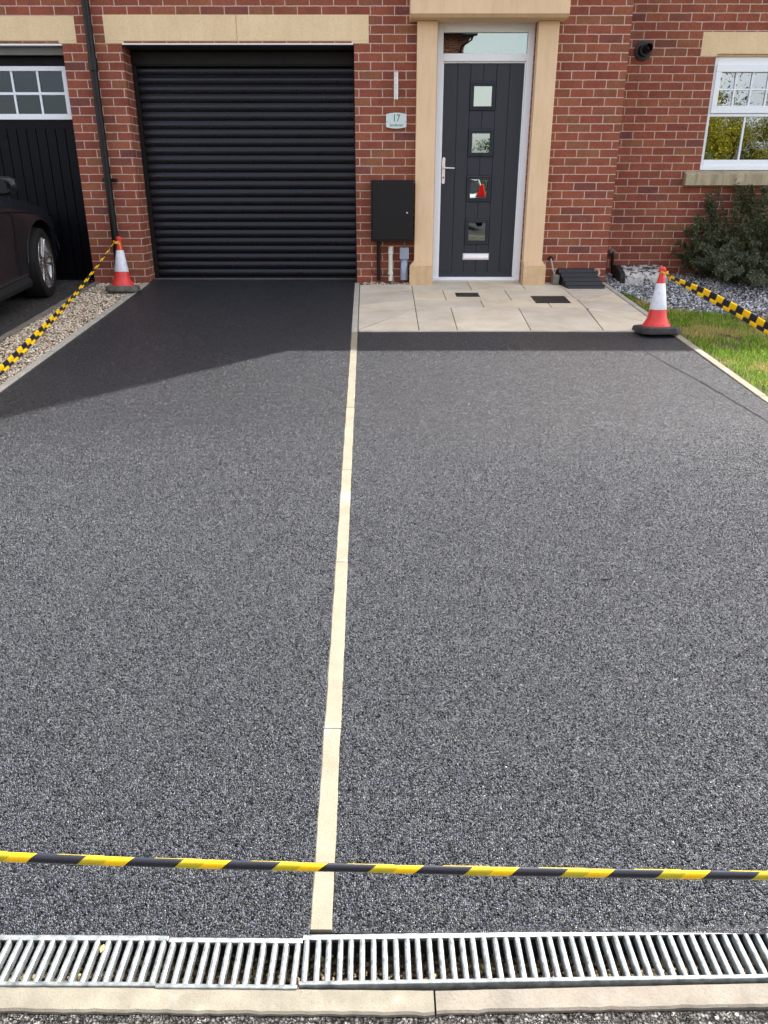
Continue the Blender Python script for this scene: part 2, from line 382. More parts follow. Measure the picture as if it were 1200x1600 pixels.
M['needle_blue'] = rnd_mat('shrub_leaf_grey', [(0, (0.04,0.055,0.03)), (0.5, (0.085,0.11,0.058)), (0.9, (0.16,0.19,0.11)), (1, (0.27,0.27,0.17))], 0.5)
M['conifer'] = rnd_mat('golden_conifer_leaf', [(0, (0.05,0.07,0.01)), (0.35, (0.22,0.22,0.015)), (0.8, (0.55,0.46,0.02)), (1, (0.65,0.55,0.05))], 0.6, None, 0.3)
M['tree_leaf'] = rnd_mat('tree_leaf', [(0, (0.02,0.03,0.01)), (0.5, (0.05,0.08,0.02)), (1, (0.10,0.13,0.03))], 0.6, None, 0.3)
M['bark'] = simple('bark', (0.09,0.065,0.045), 0.9, var=0.4, scale=15, bump=0.6, bscale=40, bdist=0.01)

# ------------------------------------------------------------ ground and setting
def kerb_x(y): return 2.261 + 0.0236 * (8.334 - y)          # inner edge of the right hand kerb
def strip_x(y): return -0.278 + (8.301 - y) * (0.141 / 7.097)   # centre of the dividing strip

def sheet(name, mat, left, right, ya, yb, n=40, dz=0.0, m=6, und=0.0):
    V = []; F = []
    for i in range(n + 1):
        y = ya + (yb - ya) * i / n; a = left(y); b = right(y)
        for j in range(m + 1):
            x = a + (b - a) * j / m
            V.append((x, y, gz(y) + dz + und * (math.sin(x*1.7 + y*0.9) + math.sin(y*2.3 - x)) * 0.5))
    for i in range(n):
        for j in range(m):
            k = i * (m + 1) + j; F.append((k, k + 1, k + m + 2, k + m + 1))
    mb = MB().add(V, F); o = mb.build(name, mat, fix=False); o.data.shade_smooth(); return o

DR = -2.445
struct(sheet('driveway', M['asphalt'], lambda y: DR, lambda y: strip_x(y) - 0.0245, 1.190, 8.42, und=0.002))
struct(sheet('driveway', M['asphalt'], lambda y: strip_x(y) + 0.0245, lambda y: kerb_x(y), 1.200, 6.372, und=0.002))
struct(sheet('driveway', M['asphalt'], lambda y: DR - 0.02, lambda y: -0.25, 8.42, 8.75, n=3, m=3))
struct(sheet('neighbouring_driveway', M['asphalt_old'], lambda y: -9.0, lambda y: -3.03, 1.2, 8.62, m=8))
def agg_mat():
    t = NT('tarmac_stones'); r_ = t.attr('rnd'); o = t.obj()
    T = (0.82, 0.98, 1.28); L = lambda a: tuple(a*c for c in T)
    col = t.ramp(r_, [(0, L(0.003)), (0.45, L(0.010)), (0.75, L(0.030)), (0.94, L(0.065)), (1, (0.14,0.14,0.14))])
    g = t.noise(o, 700, 3, 0.7); col = t.mix(0.6, col, t.ramp(g, [(0.3, (0.5,)*3), (0.7, (1.5,)*3)]), 'MULTIPLY')
    t.P(Base_Color=col, Roughness=t.rng(g, 0.3, 0.7, 0.33, 0.5), Normal=t.bump(g, 0.5, 0.0012)); t.set(t.b, 'Specular IOR Level', t.math('FRACT', t.math('MULTIPLY', r_, 7.3)))
    return t.m
M['aggregate'] = agg_mat()
def aggregate():
    sp = 0.0051; ys = np.arange(1.2, 4.3, sp*0.88); P = []
    for i, y in enumerate(ys):
        hw = min(2.3, 0.53*(y*0.925 + 0.56) + 0.55); x = np.arange(-hw, hw, sp) + (sp/2 if i % 2 else 0); yy = np.full(len(x), y)
        P.append(np.stack([x, yy], 1))
    P = np.concatenate(P); P += RNG.uniform(-0.4, 0.4, P.shape)*sp
    keep = (RNG.random(len(P)) < np.clip((4.3 - P[:, 1])/1.3, 0, 1)) & (RNG.random(len(P)) < np.clip((0.53*(P[:, 1]*0.925 + 0.56) + 0.55 - np.abs(P[:, 0]))/0.5, 0, 1)) & (P[:, 0] > -2.44) & (P[:, 0] < 2.28)
    sx_ = strip_x(P[:, 1]); lim = np.where(P[:, 0] < sx_, 1.1935, 1.204 + 0.02*np.maximum(0, P[:, 0]))
    keep &= (np.abs(P[:, 0] - sx_) > 0.0262) & (P[:, 1] > lim)
    P = P[keep]; n = len(P); a0 = RNG.uniform(0, 2*np.pi, n); k = 5
    ang = a0[:, None] + (np.arange(k)[None] + RNG.uniform(-0.3, 0.3, (n, k)))*2*np.pi/k
    rb = sp*RNG.uniform(0.50, 0.72, (n, k)); rt = rb*RNG.uniform(0.45, 0.8, (n, k)); el_ = RNG.uniform(0.75, 1.3, n)[:, None]
    h = RNG.uniform(-0.0002, 0.0032, n)[:, None]; tx = RNG.normal(0, 0.38, n)[:, None]; ty = RNG.normal(0, 0.38, n)[:, None]
    xb = P[:, :1] + rb*np.cos(ang)*el_; yb = P[:, 1:] + rb*np.sin(ang)/el_; xt = rt*np.cos(ang)*el_; yt = rt*np.sin(ang)/el_
    g0 = (S*(P[:, 1:] - Y0)) + 0.001*(np.sin(P[:, :1]*1.7 + P[:, 1:]*0.9) + np.sin(P[:, 1:]*2.3 - P[:, :1]))
    zb = g0 - 0.0012 + 0*xb; zt = g0 + h + tx*xt + ty*yt
    V = np.concatenate([np.stack([xb, yb, zb], 2), np.stack([P[:, :1] + xt, P[:, 1:] + yt, zt], 2)], 1)
    f = []
    for j in range(k):
        q = (j+1) % k; f += [(j, q, k+q), (j, k+q, k+j)]
    f += [(k, k+1, k+2), (k, k+2, k+3), (k, k+3, k+4)]
    F = (np.array(f)[None] + (np.arange(n)*2*k)[:, None, None]).reshape(-1, 3)
    return np_mesh('driveway', V.reshape(-1, 3), F, M['aggregate'], {'rnd': np.repeat(RNG.random(n), 2*k)})
struct(aggregate())
# big sheet of ground reaching far, with the road on it
g = MB(); 
def gsheet(x0, x1, y0, y1, z): return MB().add([(x0,y0,z),(x1,y0,z),(x1,y1,z),(x0,y1,z)], [(0,1,2,3)])
struct(gsheet(-400, 400, -400, 400, -0.35).build('ground', M['soil'], fix=False))
struct(gsheet(-60, 60, -6.2, 1.036, -0.014).build('road', M['asphalt_road'], fix=False))
struct(gsheet(-60, 60, -60, -6.35, 0.24).build('far_pavement', M['asphalt_old'], fix=False))
struct(MB().box(-60, 60, -6.35, -6.2, -0.3, 0.25).build('far_kerb', M['kerb_pink'], bevel=0.01))
struct(sheet('garden_soil', M['soil'], lambda y: kerb_x(y) + 0.01, lambda y: 9.0, 1.2, 9.0, dz=-0.022))
struct(sheet('gravel_bed_base', M['soil'], lambda y: -3.0, lambda y: DR - 0.01, 1.2, 8.42, dz=-0.022, m=2))
struct(MB().box(-60, -9, 1.1, 30, -0.3, 0.3).build('side_ground', M['soil']))
struct(MB().box(9, 60, 1.1, 30, -0.3, 0.3).build('side_ground', M['soil']))

def edging(name, mat, fx, w, ys, dz=0.003, wob=0.0016, bev=0.003):
    """a line of concrete edging blocks with ragged joints; one structure object"""
    mb = MB()
    for a, b in zip(ys[:-1], ys[1:]):
        n = max(2, int((b - a) / 0.035)); k = len(mb.v); hj = random.uniform(-0.0012, 0.0015); xj = random.uniform(-0.0012, 0.0012)
        for i in range(n + 1):
            y = a + 0.0016 + (b - a - 0.0032) * i / n; c = fx(y) + xj; z = gz(y) + dz + hj
            l = c - w / 2 + wob*(0.5*math.sin(y*21+w*90) + 0.3*math.sin(y*57) + random.uniform(-.25, .25)); r = c + w / 2 + wob*(0.5*math.sin(y*17+1) + 0.3*math.sin(y*49) + random.uniform(-.25, .25))
            mb.v += [(l, y, z - 0.05), (l, y, z - bev), (l + bev, y, z), (r - bev, y, z), (r, y, z - bev), (r, y, z - 0.05)]
        for i in range(n):
            for j in range(5):
                q = k + i * 6 + j; mb.f.append((q, q + 1, q + 7, q + 6))
        mb.f.append(tuple(range(k, k + 6))); q = k + n * 6; mb.f.append(tuple(range(q + 5, q - 1, -1)))
    return struct(mb.build(name, mat))
edging('dividing_edging', M['edging'], strip_x, 0.049, [1.205, 1.826, 2.757, 3.651, 4.563, 5.471, 6.37])
edging('dividing_edging', M['edging_grey'], strip_x, 0.049, [6.37, 7.29, 8.40])
edging('drive_edging', M['edging_grey'], lambda y: DR - 0.025, 0.05, [1.2, 2.1, 3.0, 3.9, 4.84, 5.75, 6.66, 7.54, 8.36], dz=0.012)
edging('drive_edging', M['edging'], lambda y: kerb_x(y) + 0.028, 0.056, [1.2, 2.1, 3.0, 3.9, 4.75, 5.68, 6.4], dz=0.010)
edging('path_edging', M['edging_grey'], lambda y: kerb_x(y) + 0.024, 0.05, [6.4, 7.3, 8.38], dz=0.012)
edging('drive_edging', M['edging_old'], lambda y: -3.005, 0.055, [1.2, 2.1, 3.0, 3.9, 4.8, 5.7, 6.6, 7.5, 8.40], dz=0.014, wob=0.004)

# road edge kerb below the drain
def kerb_block(x0, x1, mat, ya, yb):
    mb = MB(); n = int((x1 - x0) / 0.02); k = 0
    for i in range(n + 1):
        x = x0 + (x1 - x0) * i / n; f = i / n
        y0 = ya[0] + (ya[1] - ya[0]) * f + random.uniform(-0.0016, 0.0016); y1 = yb[0] + (yb[1] - yb[0]) * f
        z = -0.004 + random.uniform(-0.0006, 0.0006)
        mb.v += [(x, y0, -0.06), (x, y0, z - 0.004), (x, y0 + 0.004, z), (x, y1 - 0.002, z), (x, y1, z - 0.004), (x, y1, -0.06)]
    for i in range(n):
        for j in range(5):
            q = i * 6 + j; mb.f.append((q, q + 6, q + 7, q + 1))
    mb.f += [tuple(range(6)), tuple(range(n*6 + 5, n*6 - 1, -1))]
    return struct(mb.build('road_kerb', mat))
M['road_kerb'] = stone_mat('road_kerb', (0.155,0.143,0.11), (0.22,0.203,0.155), 12, 0.5, stamt=0.3, stain=(0.12,0.10,0.07), grain=260, pale=0.3)
kerb_block(-2.4, -0.80, M['road_kerb'], (1.030, 1.033), (1.080, 1.083))
kerb_block(-0.797, 0.100, M['road_kerb'], (1.033, 1.024), (1.083, 1.074))
kerb_block(0.104, 1.02, M['kerb_pink'], (1.028, 1.048), (1.074, 1.096))
kerb_block(1.024, 2.4, M['kerb_pink'], (1.048, 1.08), (1.096, 1.128))

# ------------------------------------------------------------ drain grates over a concrete channel
def y_front(x): return 1.078 if x < -0.176 else 1.073 + 0.0225 * (x + 0.176)
ch = MB()
ch.add([(-2.4, 1.055, -0.078), (2.4, 1.11, -0.078), (2.4, 1.30, -0.078), (-2.4, 1.26, -0.078)], [(0,1,2,3)])
struct(ch.build('drain_channel_floor', M['soil'], fix=False))
struct(MB().add([(-2.4,1.072,-0.115),(2.4,1.115,-0.115),(2.4,1.115,-0.03),(-2.4,1.072,-0.03)], [(0,1,2,3)]).build('drain_channel_wall', M['edging_old'], fix=False))
struct(MB().add([(-2.4,1.192,-0.115),(2.4,1.205,-0.115),(2.4,1.215,-0.004),(-2.4,1.192,-0.004)], [(0,1,2,3)]).build('drain_channel_wall', M['dark_inner'], fix=False))  # far wall coloured near-black, shade inside the channel put into its colour
def grate(x0, x1, loc_y, rot, label, z=0.0):
    t = empty('drain_grate', label, 'drain grate', ((x0 + x1) / 2, loc_y, z), 'metal grates along the drain', (0, 0, rot))
    L = (x1 - x0) / 2 - 0.0006; W = 0.058
    fr = MB()
    fr.prism([(W, -0.022), (W, 0.0), (W - 0.004, 0.0015), (W - 0.013, 0.0), (W - 0.013, -0.004), (W - 0.003, -0.004), (W - 0.003, -0.022)], -L, L)
    fr.prism([(-W, -0.022), (-W, 0.0), (-W + 0.003, 0.0015), (-W + 0.009, 0.0), (-W + 0.009, -0.004), (-W + 0.003, -0.004), (-W + 0.003, -0.022)], -L, L)
    fr.build('frame', M['galv'], t, bevel=0.0008)
    bars = MB(); n = int(round(2 * L / 0.0239)); p = 2 * L / (n - 0.2)
    for i in range(n):
        x = -L + p * (i + 0.4) + random.uniform(-0.0007, 0.0007); r = 0.0063
        a = Vector((x, -W + 0.004, -0.0035)); b = Vector((x + random.uniform(-0.0006, 0.0006), W - 0.006, -0.0035))
        k = len(bars.v)
        prof = [(-r, -0.012), (-r, -0.002), (-r*0.75, 0.002), (-0.2*r, 0.0038), (0.2*r, 0.0038), (r*0.75, 0.002), (r, -0.002), (r, -0.012)]
        for e, tp in ((a, .55), (a + Vector((0, .006, 0)), 1), (b - Vector((0, .006, 0)), 1), (b, .55)):
            for q in prof: bars.v.append((e.x + q[0]*tp, e.y, e.z + (q[1] if q[1] < 0 else q[1]) * tp))
        for s_ in range(3):
            for j in range(8):
                bars.f.append((k + s_*8 + j, k + s_*8 + (j+1) % 8, k + s_*8 + 8 + (j+1) % 8, k + s_*8 + 8 + j))
        bars.f.append(tuple(range(k, k + 8))); bars.f.append(tuple(range(k + 31, k + 23, -1)))
    bars.build('bars', M['galv'], t, smooth=True)
    return t
grate(-0.466 - 1.5, -0.466, 1.1405, -0.004, 'long left drain grate with a dead leaf on its bars', 0.0)
grate(-0.466, -0.1755, 1.1335, -0.010, 'short middle drain grate at the foot of the cream dividing strip, left side', -0.001)
grate(-0.1752, -0.1752 + 2.0, 1.1547, 0.0165, 'longest drain grate, running from the dividing strip to the right', 0.001)
lf = MB().add([(0,-0.010,0),(0.004,-0.004,.002),(0.0045,0.004,.003),(0.001,0.010,.001),(-0.003,0.006,.002),(-0.004,-0.003,.003)], [(0,1,2,3,4,5)])
lf.xform(Matrix.Translation((-0.600, 1.160, 0.004)))
tag(lf.build('dead_leaf', simple('dead_leaf', (0.55,0.33,0.10), 0.7)), 'small orange brown dead leaf lying on the left drain grate', 'leaf')

# ------------------------------------------------------------ paved path
def path_slabs():
    Lc = lambda y: 0.285; 
    def RB(y):   # break line between flat part and right ramp
        pts = [(6.39, 1.792), (7.24, 1.837), (8.03, 1.813), (8.5, 1.774)]
        for (a, xa), (b, xb) in zip(pts[:-1], pts[1:]):
            if y <= b: return xa + (xb - xa) * (y - a) / (b - a)
        return 1.774
    sl = []
    Y4, Y3, Y2, Y1, Yt = 6.395, 7.227, 7.542, 8.006, 8.50
    def q(*p): sl.append(list(p))
    q((.285,Y4),(.600,Y4),(.608,Y3),(.285,Y3)); q((.600,Y4),(1.200,Y4),(1.225,Y3),(.608,Y3)); q((1.200,Y4),(1.792,Y4),(1.837,Y3),(1.225,Y3))
    q((.285,Y3),(.912,Y3),(.912,Y2),(.285,Y2)); q((.912,Y3),(1.53,Y3),(1.53,Y2),(.912,Y2)); q((1.53,Y3),(1.837,Y3),(1.830,Y2),(1.53,Y2))
    q((.285,Y2),(.59,Y2),(.585,Y1),(.285,Y1)); q((.59,Y2),(1.21,Y2),(1.205,Y1),(.585,Y1)); q((1.21,Y2),(1.83,Y2),(1.813,Y1),(1.205,Y1))
    q((.285,Y1),(.88,Y1),(.872,Yt),(.285,Yt)); q((.88,Y1),(1.42,Y1),(1.42,Yt),(.872,Yt)); q((1.42,Y1),(1.813,Y1),(1.774,Yt),(1.42,Yt))
    xl = lambda y: strip_x(y) + 0.028
    # left ramp
    q((xl(6.395),6.395),(.285,6.395),(.285,7.21),(.285,7.19),(.17,6.98)); 
    q((xl(6.42),6.43),(.165,6.98),(.285,7.195),(xl(7.07),7.07))
    q((xl(7.07),7.07),(.285,7.205),(.285,7.54),(xl(7.32),7.32))
    q((xl(7.32),7.32),(.285,7.545),(.285,8.03),(xl(7.88),7.88))
    q((xl(7.88),7.88),(.285,8.035),(.285,8.33),(xl(8.26),8.26))
    # right ramp
    kx = lambda y: kerb_x(y) - 0.002
    q((1.792,6.395),(kx(6.395),6.395),(kx(6.60),6.60),(1.836,7.14)); 
    q((1.838,7.15),(kx(6.60),6.61),(kx(7.05),7.05),(1.86,7.20))
    q((1.84,7.21),(kx(7.05),7.055),(kx(7.38),7.38),(1.835,7.54))
    q((1.835,7.55),(kx(7.38),7.385),(kx(7.88),7.88),(1.95,7.60))
    q((1.825,7.57),(1.94,7.605),(kx(7.88),7.885),(kx(7.96),7.955),(1.815,8.03))
    q((1.815,8.035),(kx(7.96),7.96),(kx(8.04),8.03),(1.80,8.15))
    q((1.79,8.16),(kx(8.04),8.04),(kx(8.38),8.38),(1.775,8.38))
    return sl
V = []; F = []; rn = []
for pl in path_slabs():
    pts = [Vector((p[0], p[1])) for p in pl]; c = sum(pts, Vector((0, 0))) / len(pts); r = random.random(); jt = random.uniform(-0.001, 0.001)
    def ins(p, d):
        v = p - c; return p - Vector((math.copysign(min(abs(v.x), d), v.x), math.copysign(min(abs(v.y), d * 1.3), v.y)))
    k = len(V); n = len(pts)
    for d, h in ((0.0032, -0.012), (0.0032, 0.004), (0.0060, 0.0065)):
        for p in pts:
            e = ins(p, d); V.append((e.x, e.y, gz(e.y) + h + jt)); rn.append(r)
    for l in range(2):
        for i in range(n): F.append((k + l*n + i, k + l*n + (i+1) % n, k + (l+1)*n + (i+1) % n, k + (l+1)*n + i))
    F.append(tuple(k + 2*n + i for i in range(n)))
mb = MB().add(V, F); path = mb.build('path', M['slab'])
at = path.data.attributes.new('rnd', 'FLOAT', 'POINT'); at.data.foreach_set('value', np.array(rn, dtype=np.float32)); struct(path)
struct(sheet('path_bed', simple('joint_mortar', (0.10,0.085,0.06), 0.9, var=0.4, scale=30), lambda y: strip_x(y) + 0.024, lambda y: kerb_x(y), 6.372, 8.52, dz=-0.001, m=3))
# thin pale front edging of the path
struct(MB().prism([(6.366,gz(6.366)-0.02),(6.366,gz(6.366)+0.006),(6.369,gz(6.37)+0.008),(6.390,gz(6.39)+0.008),(6.390,gz(6.39)-0.02)], -0.20, 2.30).build('path_front_edging', M['edging_grey'], bevel=0.001))
def cover(name, pts, label, mat, dz):
    mb = MB(); t = [(x, y, gz(y) + dz) for x, y in pts]; b = [(x, y, gz(y) - 0.01) for x, y in pts]
    mb.add(t + b, [(0,1,2,3), (0,4,5,1), (1,5,6,2), (2,6,7,3), (3,7,4,0)])
    return mb
t = empty('drain_cover', 'small dark rectangular drain cover set in the path before the door', 'drain cover', (0,0,0), 'covers in the paved path')
cover('frame', [(.700,7.690),(.925,7.690),(.925,7.870),(.700,7.870)], '', None, 0.0085).build('frame', M['black_metal'], t, bevel=0.002)
gr_ = MB()
for i in range(7):
    y = 7.705 + i * 0.0235; gr_.box(.714, .912, y, y + 0.010, gz(y) + 0.004, gz(y) + 0.0105)
gr_.build('grating', simple('iron', (0.05,0.05,0.045), 0.6, var=0.4), t)
t = empty('drain_cover', 'large black drain cover in the path to the right of the door', 'drain cover', (0,0,0), 'covers in the paved path')
cover('frame', [(1.415,7.400),(1.745,7.400),(1.745,7.715),(1.415,7.715)], '', None, 0.0088).build('frame', M['black_metal'], t, bevel=0.002)
cover('lid', [(1.428,7.413),(1.732,7.413),(1.732,7.702),(1.428,7.702)], '', None, 0.0105).build('lid', simple('iron_lid', (0.016,0.017,0.019), 0.55, bump=1.0, bscale=180, bdist=0.003), t, bevel=0.001)

# ------------------------------------------------------------ the house
house = empty('brick_house', 'red brick house with two garages, slate grey front door and white window', 'house', (0, 8.4, 0.58))
def HB(mb, name, mat, parent=None, **kw):      # build in world coordinates under the house
    o = mb.build(name, mat, None, **kw); p = parent or house; o.parent = p
    o.matrix_parent_inverse = Matrix.Translation(-Vector(house.location)); return o
def hempty(name, parent=None):
    o = bpy.data.objects.new(name, None); COL.objects.link(o); o.parent = house
    o.matrix_parent_inverse = Matrix.Translation(-Vector(house.location)); return o
def HS(mb, name, mat, parent, **kw):           # sub-part of a part mesh (parts sit at world origin)
    o = mb.build(name, mat, None, **kw); o.parent = parent; return o

def wall(mb, x0, x1, z0, z1, y, ops, depth):
    xs = sorted({x0, x1, *[v for o in ops for v in o[:2]]}); zs = sorted({z0, z1, *[v for o in ops for v in o[2:]]})
    for a, b in zip(xs[:-1], xs[1:]):
        for c, d in zip(zs[:-1], zs[1:]):
            if any(o[0] <= a and b <= o[1] and o[2] <= c and d <= o[3] for o in ops): continue
            mb.add([(a,y,c),(b,y,c),(b,y,d),(a,y,d)], [(0,1,2,3)])
    for a, b, c, d in ops:
        mb.add([(a,y,c),(a,y,d),(a,y+depth,d),(a,y+depth,c)], [(0,1,2,3)])
        mb.add([(b,y,c),(b,y+depth,c),(b,y+depth,d),(b,y,d)], [(0,1,2,3)])
        mb.add([(a,y,d),(b,y,d),(b,y+depth,d),(a,y+depth,d)], [(0,1,2,3)])
ZL = 2.7390
mb = MB()
wall(mb, -8.0, 2.303, 0.3, 5.35, 8.4, [(-5.4,-3.022,0.3,ZL), (-2.464,-0.281,0.3,ZL), (0.497,1.425,0.3,2.935)], 0.30)
wall(mb, -8.0, 1.98, 5.35, 9.3, 8.4, [], 0.3)
HB(mb, 'front_wall', M['brick'], fix=False)
mb = MB(); mb.add([(2.303,8.4,0.3),(2.303,8.95,0.3),(2.303,8.95,5.35),(2.303,8.4,5.35)], [(0,1,2,3)])
wall(mb, 2.303, 8.0, 0.3, 5.35, 8.95, [(3.338,4.70,1.62,2.722)], 0.12)
HB(mb, 'bay_wall', M['brick_right'], fix=False)
# sides, back and roofs (they cast the shade on the drive)
mb = MB(); mb.box(-8.0, -7.8, 8.42, 15, 0.3, 9.3); mb.box(7.8, 8.0, 9.0, 15, 0.3, 5.35); mb.box(-8, 8, 14.8, 15, 0.3, 5.35); mb.box(1.88, 1.98, 8.405, 14.8, 5.36, 9.3)
mb.box(-7.8, 1.88, 14.8, 15.0, 5.35, 9.3)
HB(mb, 'side_wall', M['brick'])
tile = simple('roof_tile', (0.10,0.085,0.08), 0.8, var=0.3, bump=0.6, bscale=12, bdist=0.02)
mb = MB(); mb.prism([(8.05,5.22),(8.05,5.34),(11.7,7.9),(15.3,5.34),(15.3,5.22),(11.7,7.7)], 1.60, 8.2)
HB(mb, 'roof', tile)
mb = MB(); mb.prism([(8.05,9.2),(8.05,9.32),(11.7,11.8),(15.3,9.32),(15.3,9.2),(11.7,11.6)], -8.2, 1.98)
HB(mb, 'roof', tile)
# dark floors and partitions inside so that light does not leak through
mb = MB(); mb.box(-7.7, 2.2, 8.74, 8.78, 0.3, 5.2); mb.box(2.33, 7.7, 10.6, 10.64, 0.3, 5.2)
mb.box(2.31, 2.34, 9.08, 10.6, 0.3, 5.2); mb.box(5.6, 5.63, 9.08, 10.6, 0.3, 5.2)
HB(mb, 'inner_wall', M['dark_inner'])

def lintel(x0, x1, ox0, ox1, y, z0, z1, split=None):
    mb = MB(); yf = y - 0.004; ch_ = 0.022
    parts = [(x0, split - 0.002), (split + 0.002, x1)] if split else [(x0, x1)]
    for a, b in parts:
        mb.box(a, b, yf, y + 0.10, z0 + ch_, z1)
    mb.box(x0, ox0, yf, y + 0.10, z0, z0 + ch_ - 0.0001); mb.box(ox1, x1, yf, y + 0.10, z0, z0 + ch_ - 0.0001)
    mb.prism([(yf + 0.0002, z0 + ch_ - .0002), (yf + 0.022, z0 - 0.001), (y + 0.10, z0 - 0.001), (y + 0.10, z0 + ch_ - .0002)], ox0 + 0.0005, ox1 - 0.0005)
    return mb
HB(lintel(-2.612, -0.143, -2.440, -0.305, 8.4, 2.738, 2.969, -1.375), 'lintel', M['lintel'], bevel=0.002)
HB(lintel(-5.6, -2.880, -5.4, -3.05, 8.4, 2.738, 2.957), 'lintel', M['lintel'], bevel=0.002)
HB(lintel(3.178, 4.86, 3.345, 4.69, 8.95, 2.708, 2.918), 'lintel', M['lintel'], bevel=0.002)

# main garage: soffit, roller shutter
mb = MB(); mb.box(-2.455, -0.290, 8.385, 8.395, 2.7265, 2.7365); HB(mb, 'lintel_edge', M['upvc'])
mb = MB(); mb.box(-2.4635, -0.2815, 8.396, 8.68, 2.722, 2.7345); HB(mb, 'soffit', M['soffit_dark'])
gd = MB()
gd.prism([(8.655,2.715),(8.650,2.70),(8.650,2.60),(8.655,2.588),(8.70,2.586),(8.70,2.72)], -2.462, -0.283)
gd = HB(gd, 'roller_garage_door', M['shutter_box'], bevel=0.004)
sh = MB(); prof = []
zt, zb = 2.580, 0.600; ns = 25; pz = (zt - zb) / ns
for i in range(ns):
    for j in range(9):
        f = j / 8; z = zt - pz * (i + f * 0.90)
        prof.append((8.690 - 0.0135 * math.sin(math.pi * (0.06 + f * 0.90)) ** 0.8, z))
    prof.append((8.694, zt - pz * (i + 0.93))); prof.append((8.694, zt - pz * (i + 0.98)))
k = len(prof)
sh.add([(-2.420, p[0], p[1]) for p in prof] + [(-0.300, p[0], p[1]) for p in prof], [(i, i + 1, k + i + 1, k + i) for i in range(k - 1)])
o = HS(sh, 'slats', M['shutter'], gd, fix=False); o.data.shade_smooth(); o.data.set_sharp_from_angle(angle=R(50))
HS(MB().box(-2.421, -0.300, 8.668, 8.700, 0.568, 0.604), 'bottom_rail', M['shutter_box'], gd, bevel=0.003)
HS(MB().box(-2.462, -2.4215, 8.655, 8.705, 0.50, 2.585), 'guide_rail', M['shutter_box'], gd, bevel=0.002)
HS(MB().box(-0.299, -0.283, 8.655, 8.705, 0.50, 2.585), 'guide_rail', M['shutter_box'], gd, bevel=0.002)
HS(MB().box(-2.455, -0.290, 8.646, 8.652, 2.584, 2.590), 'box_lip', M['shutter_box'], gd)
struct(MB().box(-2.46, -0.285, 8.60, 8.72, gz(8.60) - 0.02, gz(8.6) + 0.004).build('garage_threshold', M['edging_old']))

# neighbouring garage door with glazed strip
mb = MB(); mb.box(-5.4, -3.0225, 8.397, 8.52, 2.722, 2.7345); HB(mb, 'lintel_edge', M['upvc'])
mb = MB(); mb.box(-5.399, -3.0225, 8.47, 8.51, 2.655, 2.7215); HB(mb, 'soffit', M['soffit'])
g2 = MB(); Xr = -3.0225
g2.box(-5.39, Xr, 8.56, 8.60, 2.58, 2.655); g2.box(Xr - 0.05, Xr, 8.56, 8.60, 0.5, 2.58); g2.box(-5.39, Xr - .05, 8.575, 8.60, 2.03, 2.108)
x = Xr - 0.055; i = 0
while x > -5.4:
    g2.prism([(x, 8.578), (x - 0.004, 8.570), (x - 0.091, 8.570), (x - 0.095, 8.578), (x - 0.095, 8.60), (x, 8.60)], 0.60, 2.029, axis='z'); x -= 0.0965
g2 = HB(g2, 'panelled_garage_door', M['garage_panel'], fix=True)
HS(MB().box(-5.39, Xr - 0.05, 8.560, 8.598, 0.545, 0.60), 'bottom_rail', M['garage_panel'], g2, bevel=0.003)
fr = MB(); xa, xb, za, zb_ = -5.30, Xr - 0.056, 2.110, 2.572
fr.box(xa, xb, 8.552, 8.59, zb_ - 0.042, zb_); fr.box(xa, xb, 8.552, 8.59, za, za + 0.05); fr.box(xb - 0.04, xb, 8.552, 8.59, za + .05, zb_ - .042); fr.box(xa, xa + 0.04, 8.552, 8.59, za + .05, zb_ - .042)
HS(fr, 'window_frame', M['upvc'], g2, bevel=0.003)
bb = MB(); bb.box(xa + 0.04, xb - 0.04, 8.560, 8.585, 2.326, 2.350)
x = xb - 0.04 - 0.232
while x > xa + 0.1:
    bb.box(x - 0.020, x, 8.559, 8.584, za + 0.05, 2.3259); bb.box(x - 0.020, x, 8.559, 8.584, 2.3501, zb_ - 0.042); x -= 0.252
HS(bb, 'glazing_bars', M['upvc'], g2, bevel=0.002)
HS(MB().box(xa + .04, xb - .04, 8.572, 8.576, za + .05, zb_ - .042), 'pane', M['glass_garage'], g2)
HS(MB().box(xa, xb, 8.62, 8.63, za, zb_), 'backing', simple('dusty_backing', (0.045,0.047,0.052), 0.8), g2)

# porch surround
def pillar(x0, x1, b0, b1):
    mb = MB(); mb.box(x0, x1, 8.30, 8.4985, 0.78, 2.908); p = HB(mb, 'porch_pillar', M['pillar'], bevel=0.006)
    q = MB(); q.box(b0, b1, 8.25, 8.4980, 0.53, 0.752)
    q.add([(b0,8.25,0.752),(b1,8.25,0.752),(b1,8.498,0.752),(b0,8.498,0.752),(x0-.001,8.299,0.800),(x1+.001,8.299,0.800),(x1+.001,8.498,0.800),(x0-.001,8.498,0.800)],
          [(4,5,6,7),(0,1,5,4),(1,2,6,5),(2,3,7,6),(3,0,4,7)])
    HS(q, 'plinth', M['plinth'], p, bevel=0.003)
pillar(0.308, 0.4965, 0.262, 0.4962); pillar(1.4255, 1.617, 1.4258, 1.652)
mb = MB(); mb.prism([(8.15,2.935),(8.15,3.16),(8.10,3.20),(8.10,3.24),(8.45,3.27),(8.45,2.909),(8.185,2.909)], 0.237, 1.670)
HB(mb, 'porch_head', M['pillar'], bevel=0.003)

